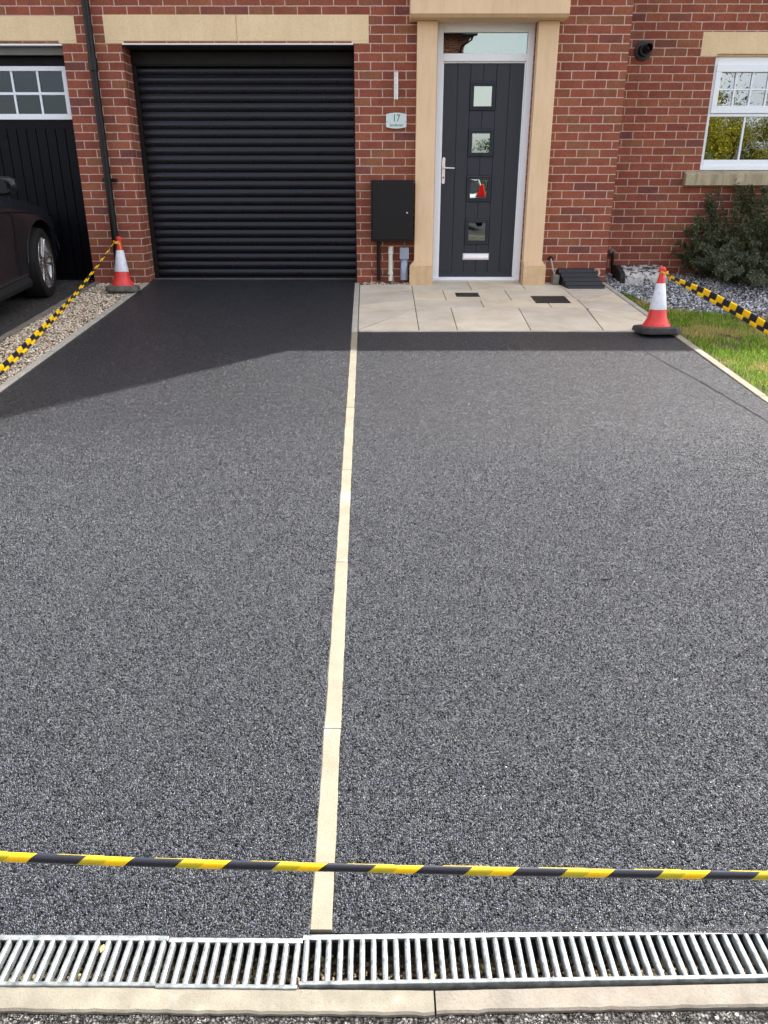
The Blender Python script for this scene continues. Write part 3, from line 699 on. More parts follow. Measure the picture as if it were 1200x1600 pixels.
# front door
fr = MB(); F0, F1 = 8.475, 8.545
fr.box(0.507, 0.563, F0, F1, 0.60, 2.93); fr.box(1.362, 1.4245, F0, F1, 0.60, 2.93)
fr.box(0.5631, 1.3619, F0, F1, 2.842, 2.93); fr.box(0.5631, 1.3619, F0, F1, 2.603, 2.668)
fr.box(0.497, 1.424, F0 - 0.02, F1, 0.578, 0.622)
fr.box(0.5631, 0.575, F0 + .022, F1, 0.622, 2.603); fr.box(1.350, 1.3619, F0 + .022, F1, 0.622, 2.603); fr.box(0.575, 1.350, F0 + .022, F1, 2.590, 2.603)
fr = HB(fr, 'door_frame', M['upvc'], bevel=0.004)
HS(MB().box(0.5632, 1.3618, F0 + .03, F0 + .034, 2.668, 2.842), 'fanlight_pane', M['glass_door'], fr)
HS(MB().box(0.50, 1.42, F0 - 0.023, F0 - 0.019, 0.582, 0.598), 'threshold_trim', M['chrome'], fr)
dy = 8.515; pr = [(0.576, dy + .03), (0.576, dy)]
for gx_ in (0.712, 0.836, 0.961, 1.087, 1.212):
    pr += [(gx_ - 0.0035, dy), (gx_ - 0.001, dy + 0.005), (gx_ + 0.001, dy + 0.005), (gx_ + 0.0035, dy)]
pr += [(1.349, dy), (1.349, dy + .03)]
dr = HB(MB().prism(pr, 0.640, 2.589, axis='z'), 'front_door', M['slate_door'])
HS(MB().box(0.577, 1.348, dy - 0.012, dy + 0.002, 0.626, 0.668), 'weather_bar', M['slate_door'], dr, bevel=0.004)
for zc in (2.310, 1.898, 1.480, 1.070):
    xc = 0.961; fw = 0.126
    q = MB()
    def ring(a, b, ya, yb):
        q.add([(xc-a,ya,zc-a),(xc+a,ya,zc-a),(xc+a,ya,zc+a),(xc-a,ya,zc+a),(xc-b,yb,zc-b),(xc+b,yb,zc-b),(xc+b,yb,zc+b),(xc-b,yb,zc+b)],
              [(0,1,5,4),(1,2,6,5),(2,3,7,6),(3,0,4,7)])
    ring(fw, fw - .006, dy, dy - 0.016); ring(fw - .006, fw - .016, dy - 0.016, dy - 0.018); ring(fw - .016, fw - .024, dy - .018, dy - .009)
    ring(fw - .024, fw - .034, dy - .009, dy - .011); ring(fw - .034, fw - .044, dy - .011, dy + .006)
    w_ = HS(q, 'door_window', M['slate_door'], dr, bevel=0.0)
    HS(MB().box(xc - fw + .040, xc + fw - .040, dy - .0035, dy - .0008, zc - fw + .040, zc + fw - .040), 'pane', M['glass_door'], dr)
lb = MB(); lb.box(0.822, 1.098, dy - 0.012, dy - .0005, 0.792, 0.858); lb = HS(lb, 'letterbox', M['chrome'], dr, bevel=0.004)
HS(MB().prism([(dy-.0125,0.802),(dy-.020,0.806),(dy-.017,0.842),(dy-.0125,0.848)], 0.834, 1.086), 'letter_flap', M['chrome'], dr, bevel=0.002)
hd = MB(); n = 16
hd.prism([(0.598 + 0.0155*math.cos(a), 1.648 + (0.107 if math.sin(a) > 0 else -0.107) + 0.0155*math.sin(a)) for a in [2*math.pi*i/24 for i in range(24)]], dy - 0.009, dy - .0005, axis='y')
hd.tube([(0.598, dy - .008, 1.672), (0.598, dy - .045, 1.672)], 0.009); hd.tube([(0.596, dy - .046, 1.672), (0.62, dy - .050, 1.672), (0.705, dy - .048, 1.670)], [0.009, .008, .0065])
HS(hd, 'handle', M['chrome'], dr, smooth=True)
lk = MB().tube([(0.598, dy - .008, 1.585), (0.598, dy - .013, 1.585)], 0.008); HS(lk, 'keyhole', M['black_metal'], dr)

# window
Wx0, Wx1, Wy = 3.343, 4.690, 8.985
fr = MB(); b1 = Wy + 0.06
fr.box(Wx0, Wx0 + .034, Wy, b1, 1.668, 2.706); fr.box(Wx1 - .034, Wx1, Wy, b1, 1.668, 2.706)
fr.box(Wx0 + .034, Wx1 - .034, Wy, b1, 2.640, 2.706); fr.box(Wx0 + .034, Wx1 - .034, Wy, b1, 1.700, 1.762); fr.box(Wx0 + .034, Wx1 - .034, Wy, b1, 2.168, 2.196)
fr.box(Wx0 - .003, Wx1 + .003, Wy - .02, b1, 1.6605, 1.6995)
wf = HB(fr, 'window', M['upvc'], bevel=0.004)
sh = MB(); a0, a1, c0, c1 = Wx0 + .030, Wx1 - .030, 2.199, 2.640
sh.box(a0, a1, Wy - .014, Wy + .03, c1 - .068, c1); sh.box(a0, a1, Wy - .014, Wy + .03, c0, c0 + .068)
for xx in ((a0, a0 + .055), (a1 - .055, a1)): sh.box(xx[0], xx[1], Wy - .014, Wy + .03, c0 + .068, c1 - .068)
HS(sh, 'sash', M['upvc'], wf, bevel=0.004)
bb = MB(); gy = Wy + .012; xs_ = [a0 + .055 + i * 0.1665 for i in range(1, 8)]
bb.box(a0 + .055, a1 - .055, gy, gy + .020, 2.411, 2.425)
for x in xs_:
    if x < a1 - .08:
        bb.box(x - .008, x + .008, gy - .001, gy + .019, c0 + .068, 2.4109); bb.box(x - .008, x + .008, gy - .001, gy + .019, 2.4251, c1 - .068)
for x in (3.750, 4.12, 4.49)[:2]:
    bb.box(x - .009, x + .009, gy - .001, gy + .020, 1.762, 2.168)
HS(bb, 'glazing_bars', M['upvc'], wf, bevel=0.002)
HS(MB().box(Wx0 + .034, Wx1 - .034, Wy + .026, Wy + .029, 1.762, 2.168), 'pane', M['glass'], wf)
HS(MB().box(a0 + .055, a1 - .055, Wy + .026, Wy + .029, c0 + .068, c1 - .068), 'pane', M['glass'], wf)
sl = MB(); sl.prism([(8.862,1.512),(8.862,1.618),(8.868,1.624),(8.99,1.6600),(9.07,1.660),(9.07,1.512)], 3.175, 4.86)
HS(sl, 'sill', M['sill'], wf, bevel=0.003)
# things on the inside ledge
HB(MB().box(3.36, 4.68, 9.05, 9.22, 1.735, 1.755), 'inner_ledge', M['upvc'])
tag(MB().box(3.425, 3.520, 9.10, 9.16, 1.7555, 1.835).build('box', simple('cream_card', (0.5,0.47,0.36), 0.7), bevel=0.004), 'small cream box on the window ledge, left behind the glass', 'box')
vs = MB().lathe([(0.03,1.7555),(0.04,1.79),(0.042,1.81),(0.018,1.85),(0.014,1.89),(0.02,1.90)], 3.80, 9.13)
tag(vs.build('vase', simple('amber_pot', (0.35,0.2,0.05), 0.3), smooth=True), 'small amber vase on the window ledge behind the glass', 'vase')

# ------------------------------------------------------------ fixtures on the facade
# downpipe
dp = empty('downpipe', 'black round downpipe running down the brick pier between the garages', 'pipe', (-2.73, 8.34, 0.6))
def at(mb, name, mat, parent, **kw):
    mb.xform(Matrix.Translation(-Vector(parent.location))); return mb.build(name, mat, parent, **kw)
at(MB().tube([(-2.735,8.342,0.60),(-2.735,8.342,2.62)], 0.034, 20), 'pipe', M['black_metal'], dp, smooth=True)
at(MB().tube([(-2.735,8.342,2.53),(-2.735,8.342,5.2)], 0.0345, 20), 'pipe', M['black_metal'], dp, smooth=True)
at(MB().lathe([(.036,2.50),(.0415,2.505),(.0415,2.60),(.039,2.612),(.036,2.615)], -2.735, 8.342, 20), 'collar', M['black_metal'], dp, smooth=True)
br_ = MB(); br_.box(-2.80, -2.655, 8.375, 8.399, 1.545, 1.575); br_.lathe([(.039,1.545),(.039,1.575)], -2.735, 8.342, 20)
at(br_, 'bracket', M['black_metal'], dp, bevel=0.002)
# meter box
mt = empty('meter_box', 'black metal meter box on the brick wall beside the door', 'meter box', (0.08, 8.3, 1.27))
at(MB().box(-0.130, 0.290, 8.225, 8.399, 0.992, 1.560), 'case', M['black_metal'], mt, bevel=0.006)
mdoor = at(MB().box(-0.108, 0.270, 8.212, 8.2245, 1.010, 1.540), 'door', simple('meter_door', (0.007,0.007,0.007), 0.5, var=0.15, spec=0.3), mt, bevel=0.004)
at(MB().tube([(0.228,8.215,1.262),(0.228,8.205,1.262)], 0.008), 'lock', M['chrome'], mt, smooth=True)
for z in (1.05, 1.44): at(MB().box(-0.125, -0.105, 8.208, 8.222, z, z + .05), 'hinge', M['black_metal'], mt, bevel=0.002)
at(MB().tube([(-0.055,8.365,0.600),(-0.055,8.365,0.990)], 0.019, 16), 'pipe', M['black_metal'], mt, smooth=True)
# cream pipe and grey inspection pipe
cp = empty('waste_pipe', 'short cream plastic pipe stub standing against the brick', 'pipe', (0.068, 8.33, 0.6))
at(MB().lathe([(.0225,.600),(.0225,.935),(.018,.936)], 0.068, 8.335, 24), 'pipe', M['white_plastic'], cp, smooth=True)
at(MB().lathe([(.0225,.660),(.027,.664),(.027,.690),(.0225,.694)], 0.068, 8.335, 24), 'collar', M['white_plastic'], cp, smooth=True); cc = MB(); cc.lathe([(.0225,.862),(.0275,.865),(.0275,.885),(.0245,.89),(.0245,.938),(.02,.9385)], 0.068, 8.335, 24)
at(cc, 'collar', M['white_plastic'], cp, smooth=True)
gp = empty('inspection_pipe', 'blue grey plastic inspection pipe with square cap beside the door pillar', 'pipe', (0.207, 8.33, 0.6))
at(MB().lathe([(.038,.610),(.038,.70),(.036,.705),(.036,.82)], 0.207, 8.335, 24), 'pipe', M['grey_plastic'], gp, smooth=True)
at(MB().box(0.160, 0.252, 8.275, 8.375, 0.815, 0.930), 'cap', M['grey_plastic'], gp, bevel=0.008)
ov = MB().add([(0.207 + 0.030*math.cos(a) * (1 if math.sin(a) > 0 else .8), 8.2955 + 0.016*(1-math.cos(0.8*math.cos(a))), 0.745 + 0.068*math.sin(a)) for a in [2*math.pi*i/24 for i in range(24)]], [tuple(range(24))])
at(ov, 'access_cover', M['grey_cap'], gp)
cbl = MB().tube([(0.005-.13,8.392,.735),(-.127,8.385,.70),(-.118,8.380,.675),(-.10,8.378,.660),(-.06,8.345,.656),(0.0,8.37,.655),(0.06,8.30,.66)], 0.003, 8)
tag(cbl.build('cable', M['black_metal'], smooth=True), 'thin black cable looping out of the brick near the ground by the meter box', 'cable')
# wall light
wl = empty('wall_light', 'slim brushed steel up and down wall light above the house sign', 'wall light', (0.114, 8.32, 2.38))
at(MB().lathe([(.020,2.264),(.0245,2.265),(.0245,2.356),(.0235,2.357),(.0235,2.359),(.0245,2.360),(.0245,2.495),(.020,2.4955)], 0.114, 8.325, 28), 'tube', M['steel'], wl, smooth=True)
at(MB().tube([(0.114,8.399,2.385),(0.114,8.385,2.385),(0.114,8.382,2.385)], [.032,.030,.027], 28), 'wall_plate', M['steel'], wl, smooth=True)
at(MB().tube([(0.114,8.385,2.385),(0.114,8.335,2.385)], .012), 'arm', M['steel'], wl)
# house sign
sg = empty('house_sign', 'pale glass house sign reading 17 Sandeman', 'house sign', (0.119, 8.38, 2.09))
pts = []; W2, H2 = 0.099, 0.056
for i in range(13): f = -1 + 2*i/12; pts.append((0.119 + W2*f, 2.0885 - H2 - 0.013*(1-f*f)))
for i in range(13): f = 1 - 2*i/12; pts.append((0.119 + W2*f, 2.0885 + H2 + 0.013*(1-f*f)))
at(MB().prism(pts, 8.372, 8.378, axis='y'), 'plate', simple('frosted_glass', (0.62,0.74,0.70), 0.15, var=0.03), sg, bevel=0.0015)
at(MB().prism([(x*0.96+0.119*0.04, z) for x, z in pts], 8.379, 8.384, axis='y'), 'backing', simple('sign_back', (0.2,0.23,0.22), 0.4), sg)
for x in (0.034, 0.204): at(MB().tube([(x,8.399,2.08),(x,8.372,2.080),(x,8.368,2.080)], [.006,.006,.004], 14), 'screw', M['steel'], sg)
def text(body, size, x, z, y, mat, parent, name, sx=1.0, ex=0.0006):
    cu = bpy.data.curves.new(name, 'FONT'); cu.body = body; cu.size = size; cu.align_x = 'CENTER'; cu.align_y = 'CENTER'; cu.extrude = ex
    to = bpy.data.objects.new('tmp', cu); COL.objects.link(to); dg = bpy.context.evaluated_depsgraph_get(); dg.update()
    me = bpy.data.meshes.new_from_object(to.evaluated_get(dg)); bpy.data.objects.remove(to)
    me.transform(Matrix.Translation(Vector((x, y, z)) - Vector(parent.location)) @ Matrix.Rotation(R(90), 4, 'X') @ Matrix.Diagonal((sx, 1, 1, 1)))
    me.materials.clear(); me.materials.append(mat); o = bpy.data.objects.new(name, me); COL.objects.link(o); o.parent = parent; return o
dkgreen = simple('sign_lettering', (0.045,0.09,0.085), 0.5)
text('17', 0.088, 0.119, 2.108, 8.3712, dkgreen, sg, 'house_number', 0.85)
text('Sandeman', 0.036, 0.119, 2.050, 8.3712, dkgreen, sg, 'house_name', 0.92, 0.0004)
# boiler flue
fl = empty('boiler_flue', 'round black boiler flue terminal on the brick wall left of the window', 'flue', (2.598, 8.93, 2.755))
at(MB().tube([(2.598,8.949,2.755),(2.598,8.93,2.755),(2.598,8.925,2.755)], [.088,.088,.078], 32), 'wall_seal', simple('flue_seal', (0.035,0.036,0.038), 0.7), fl, smooth=True)
at(MB().tube([(2.598,8.93,2.755),(2.598,8.86,2.755)], .056, 28), 'outer_pipe', M['black_metal'], fl, smooth=True)
nt = MB(); nt.tube([(2.598,8.87,2.755),(2.606,8.835,2.758),(2.618,8.80,2.768)], [.040,.038,.036], 24, cap=False); nt.tube([(2.598,8.87,2.755),(2.606,8.835,2.758),(2.618,8.80,2.768)], [.034,.033,.031], 24, cap=False)
at(nt, 'outlet', M['black_metal'], fl, smooth=True)
# condensate pipe on bay wall
cdp = MB().tube([(2.50,8.949,.838),(2.50,8.915,.838),(2.50,8.90,.825),(2.503,8.90,.80),(2.510,8.90,.66),(2.515,8.90,.625),(2.535,8.885,.612),(2.60,8.86,.612)], .0155, 14)
t = empty('waste_pipe', 'thin black waste pipe bending down the bay wall behind the path', 'pipe', (2.5, 8.9, 0.6)); at(cdp, 'pipe', M['black_metal'], t, smooth=True)
at(MB().tube([(2.50,8.949,.838),(2.50,8.912,.838),(2.50,8.900,.838)], [.034,.032,.018], 18), 'elbow', simple('dusty_black_plastic', (0.16,0.16,0.15), 0.5, var=0.7, scale=30), t, smooth=True)
# white pipe by pillar + ridged black cover
wp = empty('overflow_pipe', 'thin bent off-white pipe by the right door pillar', 'pipe', (1.73, 8.37, 0.7))
at(MB().tube([(1.722,8.399,.815),(1.722,8.375,.812),(1.726,8.366,.795),(1.745,8.355,.72),(1.765,8.34,.655)], .008, 10), 'pipe', simple('dirty_white_plastic', (0.42,0.39,0.33), 0.6, var=0.3, scale=40), wp, smooth=True)
at(MB().tube([(1.722,8.399,.815),(1.722,8.370,.815)], [.026,.022], 16), 'collar', M['black_metal'], wp, smooth=True)
cv_ = empty('ridged_cover', 'ridged black plastic gully cover sloping down to the path', 'cover', (2.0, 8.2, 0.56))
rp = []
for i in range(5):
    y = 8.365 - i * 0.062; z = 0.712 - i * 0.0345
    rp += [(y, z), (y - 0.012, z + .010), (y - 0.040, z + .004), (y - 0.052, z - .022)]
rp_ = [(8.39, 0.52)] + [(8.39, 0.700)] + rp + [(8.06, 0.535)]
m_ = MB(); k = len(rp_)
m_.add([(1.785 + 0.22*(8.39 - p[0]), p[0], p[1]) for p in rp_] + [(2.165 + 0.20*(8.39 - p[0]), p[0], p[1]) for p in rp_],
       [tuple(range(k)), tuple(range(2*k-1, k-1, -1))] + [(i, (i+1) % k, k + (i+1) % k, k + i) for i in range(k)])
at(m_, 'ridges', simple('ridged_black', (0.007,0.007,0.010), 0.4, var=0.3, bump=0.2), cv_, bevel=0.004)
at(MB().box(1.735, 1.80, 8.25, 8.39, 0.52, 0.665), 'end_block', M['edging_old'], cv_, bevel=0.01)
at(MB().tube([(2.165,8.33,.69),(2.185,8.30,.715),(2.205,8.28,.71),(2.21,8.26,.68),(2.19,8.25,.655)], .007, 8), 'loose_cord', simple('old_cord', (0.4,0.38,0.3), 0.8), cv_, smooth=True)
# peeling white vent box
vb = empty('vent_housing', 'small black vent housing with peeling white paint against the bay wall', 'vent housing', (2.7, 8.5, 0.55))
def peel():
    t = NT('peeling_white_paint'); o = t.obj(); sp = t.n('SeparateXYZ', i0=o)
    n1 = t.noise(o, 16, 6, 0.8); hgt = t.rng(sp.outputs[2], 0.09, 0.19, 0, 0.10)
    mask = t.rng(t.math('ADD', n1, hgt), 0.555, 0.59, 0, 1)
    col = t.mix(mask, t.ramp(t.noise(o, 14, 4), [(0.3, (0.42,0.40,0.37)), (0.7, (0.62,0.60,0.56))]), (0.018,0.016,0.014,1))
    t.P(Base_Color=col, Roughness=0.85, Normal=t.bump(t.math('SUBTRACT', 1.0, mask), 0.8, 0.006)); return t.m
pm = peel()
at(MB().prism([(8.70,.50),(8.70,.725),(8.62,.732),(8.40,.668),(8.37,.62),(8.37,.50)], 2.462, 2.945), 'case', simple('tarred_case', (0.012,0.011,0.010), 0.7, var=0.4), vb, bevel=0.006)
fp = MB(); fp.prism([(8.60,.735),(8.398,.676),(8.372,.664),(8.350,.625),(8.352,.545),(8.372,.545),(8.385,.62),(8.402,.668),(8.60,.728)], 2.508, 2.950)
at(fp, 'front_plate', pm, vb, bevel=0.004)
rb = MB()
for a_, b_ in ((2.535, 2.69), (2.745, 2.765), (2.785, 2.925)): rb.box(a_, b_, 8.341, 8.3525, 0.556, 0.618)
at(rb, 'raised_panel', pm, vb, bevel=0.004)
struct(MB().box(2.50, 2.84, 8.20, 8.34, 0.50, 0.562).build('gully_surround', M['edging_old'], bevel=0.01))

# ------------------------------------------------------------ loose stones, grass
def ico():
    p = (1 + 5 ** .5) / 2
    v = np.array([(-1,p,0),(1,p,0),(-1,-p,0),(1,-p,0),(0,-1,p),(0,1,p),(0,-1,-p),(0,1,-p),(p,0,-1),(p,0,1),(-p,0,-1),(-p,0,1)]) / (1 + p*p) ** .5
    f = np.array([(0,11,5),(0,5,1),(0,1,7),(0,7,10),(0,10,11),(1,5,9),(5,11,4),(11,10,2),(10,7,6),(7,1,8),(3,9,4),(3,4,2),(3,2,6),(3,6,8),(3,8,9),(4,9,5),(2,4,11),(6,2,10),(8,6,7),(9,8,1)])
    return v, f
def stones(name, mat, P, smin, smax, flat=0.6, smooth=False):
    v, f = ico(); n = len(P); s = RNG.uniform(smin, smax, (n, 1, 1)) * RNG.uniform(0.7, 1.25, (n, 1, 3)); s[:, :, 2] *= flat
    jit = RNG.uniform(0.78, 1.15, (n, 12, 1)); X = v[None] * jit * s
    a = RNG.uniform(0, 2*np.pi, n); b = RNG.uniform(-0.6, 0.6, n)
    ca, sa, cb, sb = np.cos(a), np.sin(a), np.cos(b), np.sin(b)
    Rz = np.zeros((n,3,3)); Rz[:,0,0]=ca; Rz[:,0,1]=-sa; Rz[:,1,0]=sa; Rz[:,1,1]=ca; Rz[:,2,2]=1
    Rx = np.zeros((n,3,3)); Rx[:,0,0]=1; Rx[:,1,1]=cb; Rx[:,1,2]=-sb; Rx[:,2,1]=sb; Rx[:,2,2]=cb
    X = np.einsum('nij,nkj->nki', Rz @ Rx, X) + P[:, None, :]
    Fx = (f[None] + (np.arange(n) * 12)[:, None, None]).reshape(-1, 3)
    r = np.repeat(RNG.random(n), 12)
    return np_mesh(name, X.reshape(-1, 3), Fx, mat, {'rnd': r}, smooth)
def gzv(y): return np.maximum(0, S * (y - Y0))
n = 15000; y = RNG.uniform(3.6, 8.36, n); x = RNG.uniform(-2.972, DR - 0.052, n); z = gzv(y) - 0.010 + RNG.uniform(0, 0.016, n)
tag(stones('pebble_strip', M['pebble'], np.stack([x,y,z],1), 0.0055, 0.0125), 'strip of cream and brown pebbles between the two drives', 'pebbles', kind='stuff')
n = 160; y = RNG.uniform(8.27, 8.39, n); x = RNG.uniform(-0.22, 0.25, n); keep = y > 8.27 + 0.0 * x
z = gzv(y) + RNG.uniform(0, 0.010, n)
tag(stones('loose_pebbles', M['pebble'], np.stack([x,y,z],1), 0.006, 0.013), 'few loose pebbles at the foot of the wall around the pipes', 'pebbles', kind='stuff')
def edge_y(x):   # border between lawn and grey chippings
    return np.interp(x, [2.30, 2.42, 2.50, 2.66, 3.1, 3.3, 3.8, 6], [8.15, 7.75, 7.32, 7.17, 6.97, 6.79, 6.6, 6.4])
n = 24000; x = RNG.uniform(2.33, 5.2, n); y = RNG.uniform(6.3, 8.93, n); k = (y > edge_y(x) + RNG.normal(0, 0.03, n)) & (x > 2.261 + 0.0236*(8.334 - y) + 0.055)
x, y = x[k], y[k]; z = gzv(y) - 0.012 + RNG.uniform(0, 0.018, len(x))
tag(stones('grey_chippings', M['chippings'], np.stack([x,y,z],1), 0.0065, 0.0145, 0.75), 'bed of grey stone chippings below the window', 'chippings', kind='stuff')
# bits of gravel in the drain channel
n = 5000; x = RNG.uniform(-1.2, 1.2, n); y = RNG.uniform(1.085, 1.2, n)
tag(stones('drain_debris', rnd_mat('silt', [(0,(0.05,0.035,0.02)),(0.6,(0.19,0.14,0.08)),(0.92,(0.33,0.27,0.16)),(1,(0.45,0.42,0.10))]), np.stack([x,y,-0.076+RNG.uniform(0,.012,n)],1), 0.003, 0.008), 'damp silt and grit lying in the bottom of the drain', 'silt', kind='stuff')

def blades(P, h, w, mat, name, lean=0.5):
    n = len(P); a = RNG.uniform(0, 2*np.pi, n); d = np.stack([np.cos(a), np.sin(a), np.zeros(n)], 1); sd_ = np.stack([-np.sin(a), np.cos(a), np.zeros(n)], 1)
    hh = h * RNG.uniform(0.5, 1.25, n)[:, None]; ln = (RNG.uniform(0.1, lean * 2, n))[:, None]; ww = w * RNG.uniform(0.6, 1.3, n)[:, None]
    up = np.array([0, 0, 1.0])[None]
    p0 = P - sd_*ww; p1 = P + sd_*ww; m = P + d*hh*ln*0.35 + up*hh*0.6; p2 = m - sd_*ww*0.8; p3 = m + sd_*ww*0.8
    tp = P + d*hh*ln + up*hh*(1 - 0.3*ln)
    V = np.stack([p0, p1, p3, p2, tp, tp], 1)
    q = np.array([[0,1,2,3]]); F1 = (q[None] + (np.arange(n)*6)[:, None, None]).reshape(-1, 4)
    t3 = np.array([[3,2,4,5]]); F2 = (t3[None] + (np.arange(n)*6)[:, None, None]).reshape(-1, 4)
    return V.reshape(-1, 3), np.concatenate([F1, F2]), np.repeat(RNG.random(n), 6)
n = 120000; x = RNG.uniform(2.34, 4.6, n); y = 1.3 + (8.2 - 1.3) * RNG.random(n)
k = (y < edge_y(x) + RNG.normal(0, 0.035, n)) & (x > 2.261 + 0.0236*(8.334 - y) + 0.060 + np.abs(RNG.normal(0, .012, n)))
bare = (np.sin(x*7.1 + 1.3) * np.sin(y*4.3 + 0.5) + 0.4*np.sin(x*19 + y*13)) > 0.72
edgebare = (x - kerb_x(6) < 0.13) & (RNG.random(n) < 0.45)
k &= ~(bare & (RNG.random(n) < 0.75)) & ~edgebare
x, y = x[k], y[k]; P = np.stack([x, y, gzv(y) - 0.014], 1)
V, F, r = blades(P, 0.042, 0.0022, M['grass'], 'lawn')
# split quads: last quad is degenerate tip, drop duplicate vertex by triangulating
Ft = F[len(P):][:, :3]; Fq = F[:len(P)]; Ftri = np.concatenate([Fq[:, [0,1,2]], Fq[:, [0,2,3]], Ft])
tag(np_mesh('lawn', V, Ftri, M['grass'], {'rnd': r}), 'small patch of green and yellowing lawn beside the drive', 'lawn', kind='stuff')
# weeds at the kerb of the pebble strip
n = 900; y = RNG.uniform(4, 8.3, n); x = np.where(RNG.random(n) < 0.6, -2.96, DR - 0.06) + RNG.normal(0, 0.015, n); kk = (np.sin(y*9) + np.sin(y*3.3)) > 0.3
P = np.stack([x[kk], y[kk], gzv(y[kk]) - .01], 1); V, F, r = blades(P, 0.022, 0.002, M['grass'], 'w', 0.8)
tag(np_mesh('kerb_weeds', V, np.concatenate([F[:len(P)][:, [0,1,2]], F[:len(P)][:, [0,2,3]], F[len(P):][:, :3]]), M['grass'], {'rnd': r}), 'thin moss and weeds along the edges of the pebble strip', 'weeds', kind='stuff')
ro = MB().prism([(3.28,6.88),(3.45,6.93),(3.72,6.86),(3.70,6.74),(3.50,6.70),(3.31,6.76)], gz(6.8) - .02, gz(6.8) + 0.022, axis='z')
tag(ro.build('stepping_stone', stone_mat('brown_stone', (0.16,0.085,0.05), (0.27,0.16,0.10), 14, 0.8, grain=90), bevel=0.012), 'flat reddish brown stone at the border of lawn and chippings', 'stone')

# ------------------------------------------------------------ shrubs
def shrub(name, label, base, fronds, mat, leaf=0.012, dens=260, seed=1, tw=(0.05, 0.17)):
    """fronds: list of (root, tip, spread) - each an arching stem carrying rows of small leaves and side twigs"""
    rs = np.random.default_rng(seed); t = empty(name, label, 'shrub', base)
    stems = MB(); C = []; D = []
    def leaves_along(a, m, b, count, rad):
        for _ in range(count):
            f = rs.random() ** 0.85; p = (1-f)**2*a + 2*f*(1-f)*m + f*f*b; d = (2*(1-f)*(m-a) + 2*f*(b-m)); d = d/np.linalg.norm(d)
            off = rs.normal(0, 1, 3); off -= off.dot(d)*d; off /= np.linalg.norm(off) + 1e-9
            C.append(p + off*rad*rs.uniform(0.2, 1.0)); D.append(off*0.8 + d*rs.uniform(0.2, 1.0))
    for (ra, tp, sag, nt) in fronds:
        a = np.array(ra, float); b = np.array(tp, float); m = (a+b)/2 + np.array((0, 0, sag)); L = np.linalg.norm(b-a)
        stems.tube([tuple((1-f)**2*a + 2*f*(1-f)*m + f*f*b) for f in np.linspace(0, 1, 7)], [0.006*(1-f*0.8) for f in np.linspace(0, 1, 7)], 5)
        leaves_along(a, m, b, int(dens*L), leaf*1.2)
        for _ in range(nt):
            f = rs.uniform(0.15, 0.98); p = (1-f)**2*a + 2*f*(1-f)*m + f*f*b; d = (2*(1-f)*(m-a) + 2*f*(b-m)); d /= np.linalg.norm(d)
            sdv = rs.normal(0, 1, 3); sdv -= sdv.dot(d)*d; sdv /= np.linalg.norm(sdv); l2 = rs.uniform(*tw)*(1.2-0.7*f)
            e = p + (d*0.75 + sdv*0.7)*l2; mm = (p+e)/2 + np.array((0, 0, 0.01))
            stems.tube([tuple(p), tuple(mm), tuple(e)], [.002, .0016, .001], 3); leaves_along(p, mm, e, int(dens*l2*1.2) + 4, leaf)
    C = np.array(C); D = np.array(D); D /= np.linalg.norm(D, axis=1)[:, None]; n = len(C)
    s_ = np.cross(D, rs.normal(0, 1, (n, 3))); s_ /= np.linalg.norm(s_, axis=1)[:, None]
    l = leaf*rs.uniform(0.7, 1.3, n)[:, None]; wd = l*0.28
    V = np.stack([C, C + D*l*0.5 + s_*wd, C + D*l, C + D*l*0.5 - s_*wd], 1).reshape(-1, 3) - np.array(base)
    F = (np.array([[0,1,2,3]])[None] + (np.arange(n)*4)[:, None, None]).reshape(-1, 4)
    o = np_mesh('foliage', V, F, mat, {'rnd': np.repeat(rs.random(n), 4)}); o.parent = t
    stems.xform(Matrix.Translation(-Vector(base))).build('stems', M['bark'], t, fix=False)
    return t
rs = np.random.default_rng(3)
fr_ = []
root = np.array((3.95, 8.72, 0.56))
tips = [(3.16,8.82,0.83),(3.22,8.75,1.10),(3.30,8.80,1.18),(3.45,8.85,1.34),(3.47,8.83,1.42),(3.74,8.86,1.48),(3.80,8.84,1.50),(3.90,8.8,1.42),(4.0,8.86,1.50),(4.2,8.8,1.45),
        (3.28,8.62,0.95),(3.38,8.5,1.02),(3.5,8.5,1.12),(3.65,8.45,1.18),(3.85,8.4,1.22),(4.1,8.4,1.25),(4.4,8.5,1.2),(3.3,8.6,0.75),(3.25,8.5,0.72),(3.42,8.35,0.85),(3.6,8.3,0.92)]
for tp in tips:
    for _ in range(4):
        j = rs.normal(0, 0.035, 3); rt = root + rs.normal(0, 1, 3)*np.array((0.22, 0.06, 0.0)) + np.array(((tp[0]-3.95)*0.45, 0, 0))
        e = np.array(tp) + j; e[1] = min(e[1], 8.925); fr_.append((rt, e, rs.uniform(0.02, 0.12), 34))
shrub('dark_shrub', 'tall dark green shrub with upright sprays fanned against the brick under the window', (3.95, 8.7, 0.5), fr_, M['needle'], 0.019, 250, 5, (0.025, 0.085))
fr_ = []
for _ in range(78):
    ex = rs.uniform(3.22, 4.7); ey = rs.uniform(7.35, 8.35) if ex > 3.45 else rs.uniform(7.75, 8.4)
    hz = 0.55 + 0.34*max(0, min(1, (ey-7.3)/0.9))*rs.uniform(0.5, 1.1) + 0.10*rs.random()
    rt = np.array((0.55*ex + 0.45*4.1, 8.45, 0.53)) + rs.normal(0, 0.05, 3)*np.array((1,1,0))
    fr_.append((rt, np.array((ex, ey, hz)), rs.uniform(0.08, 0.2), 26))
shrub('low_shrub', 'low spreading grey green shrub spilling over the chippings in front of the dark one', (4.1, 8.2, 0.5), fr_, M['needle_blue'], 0.018, 240, 9, (0.03, 0.10))

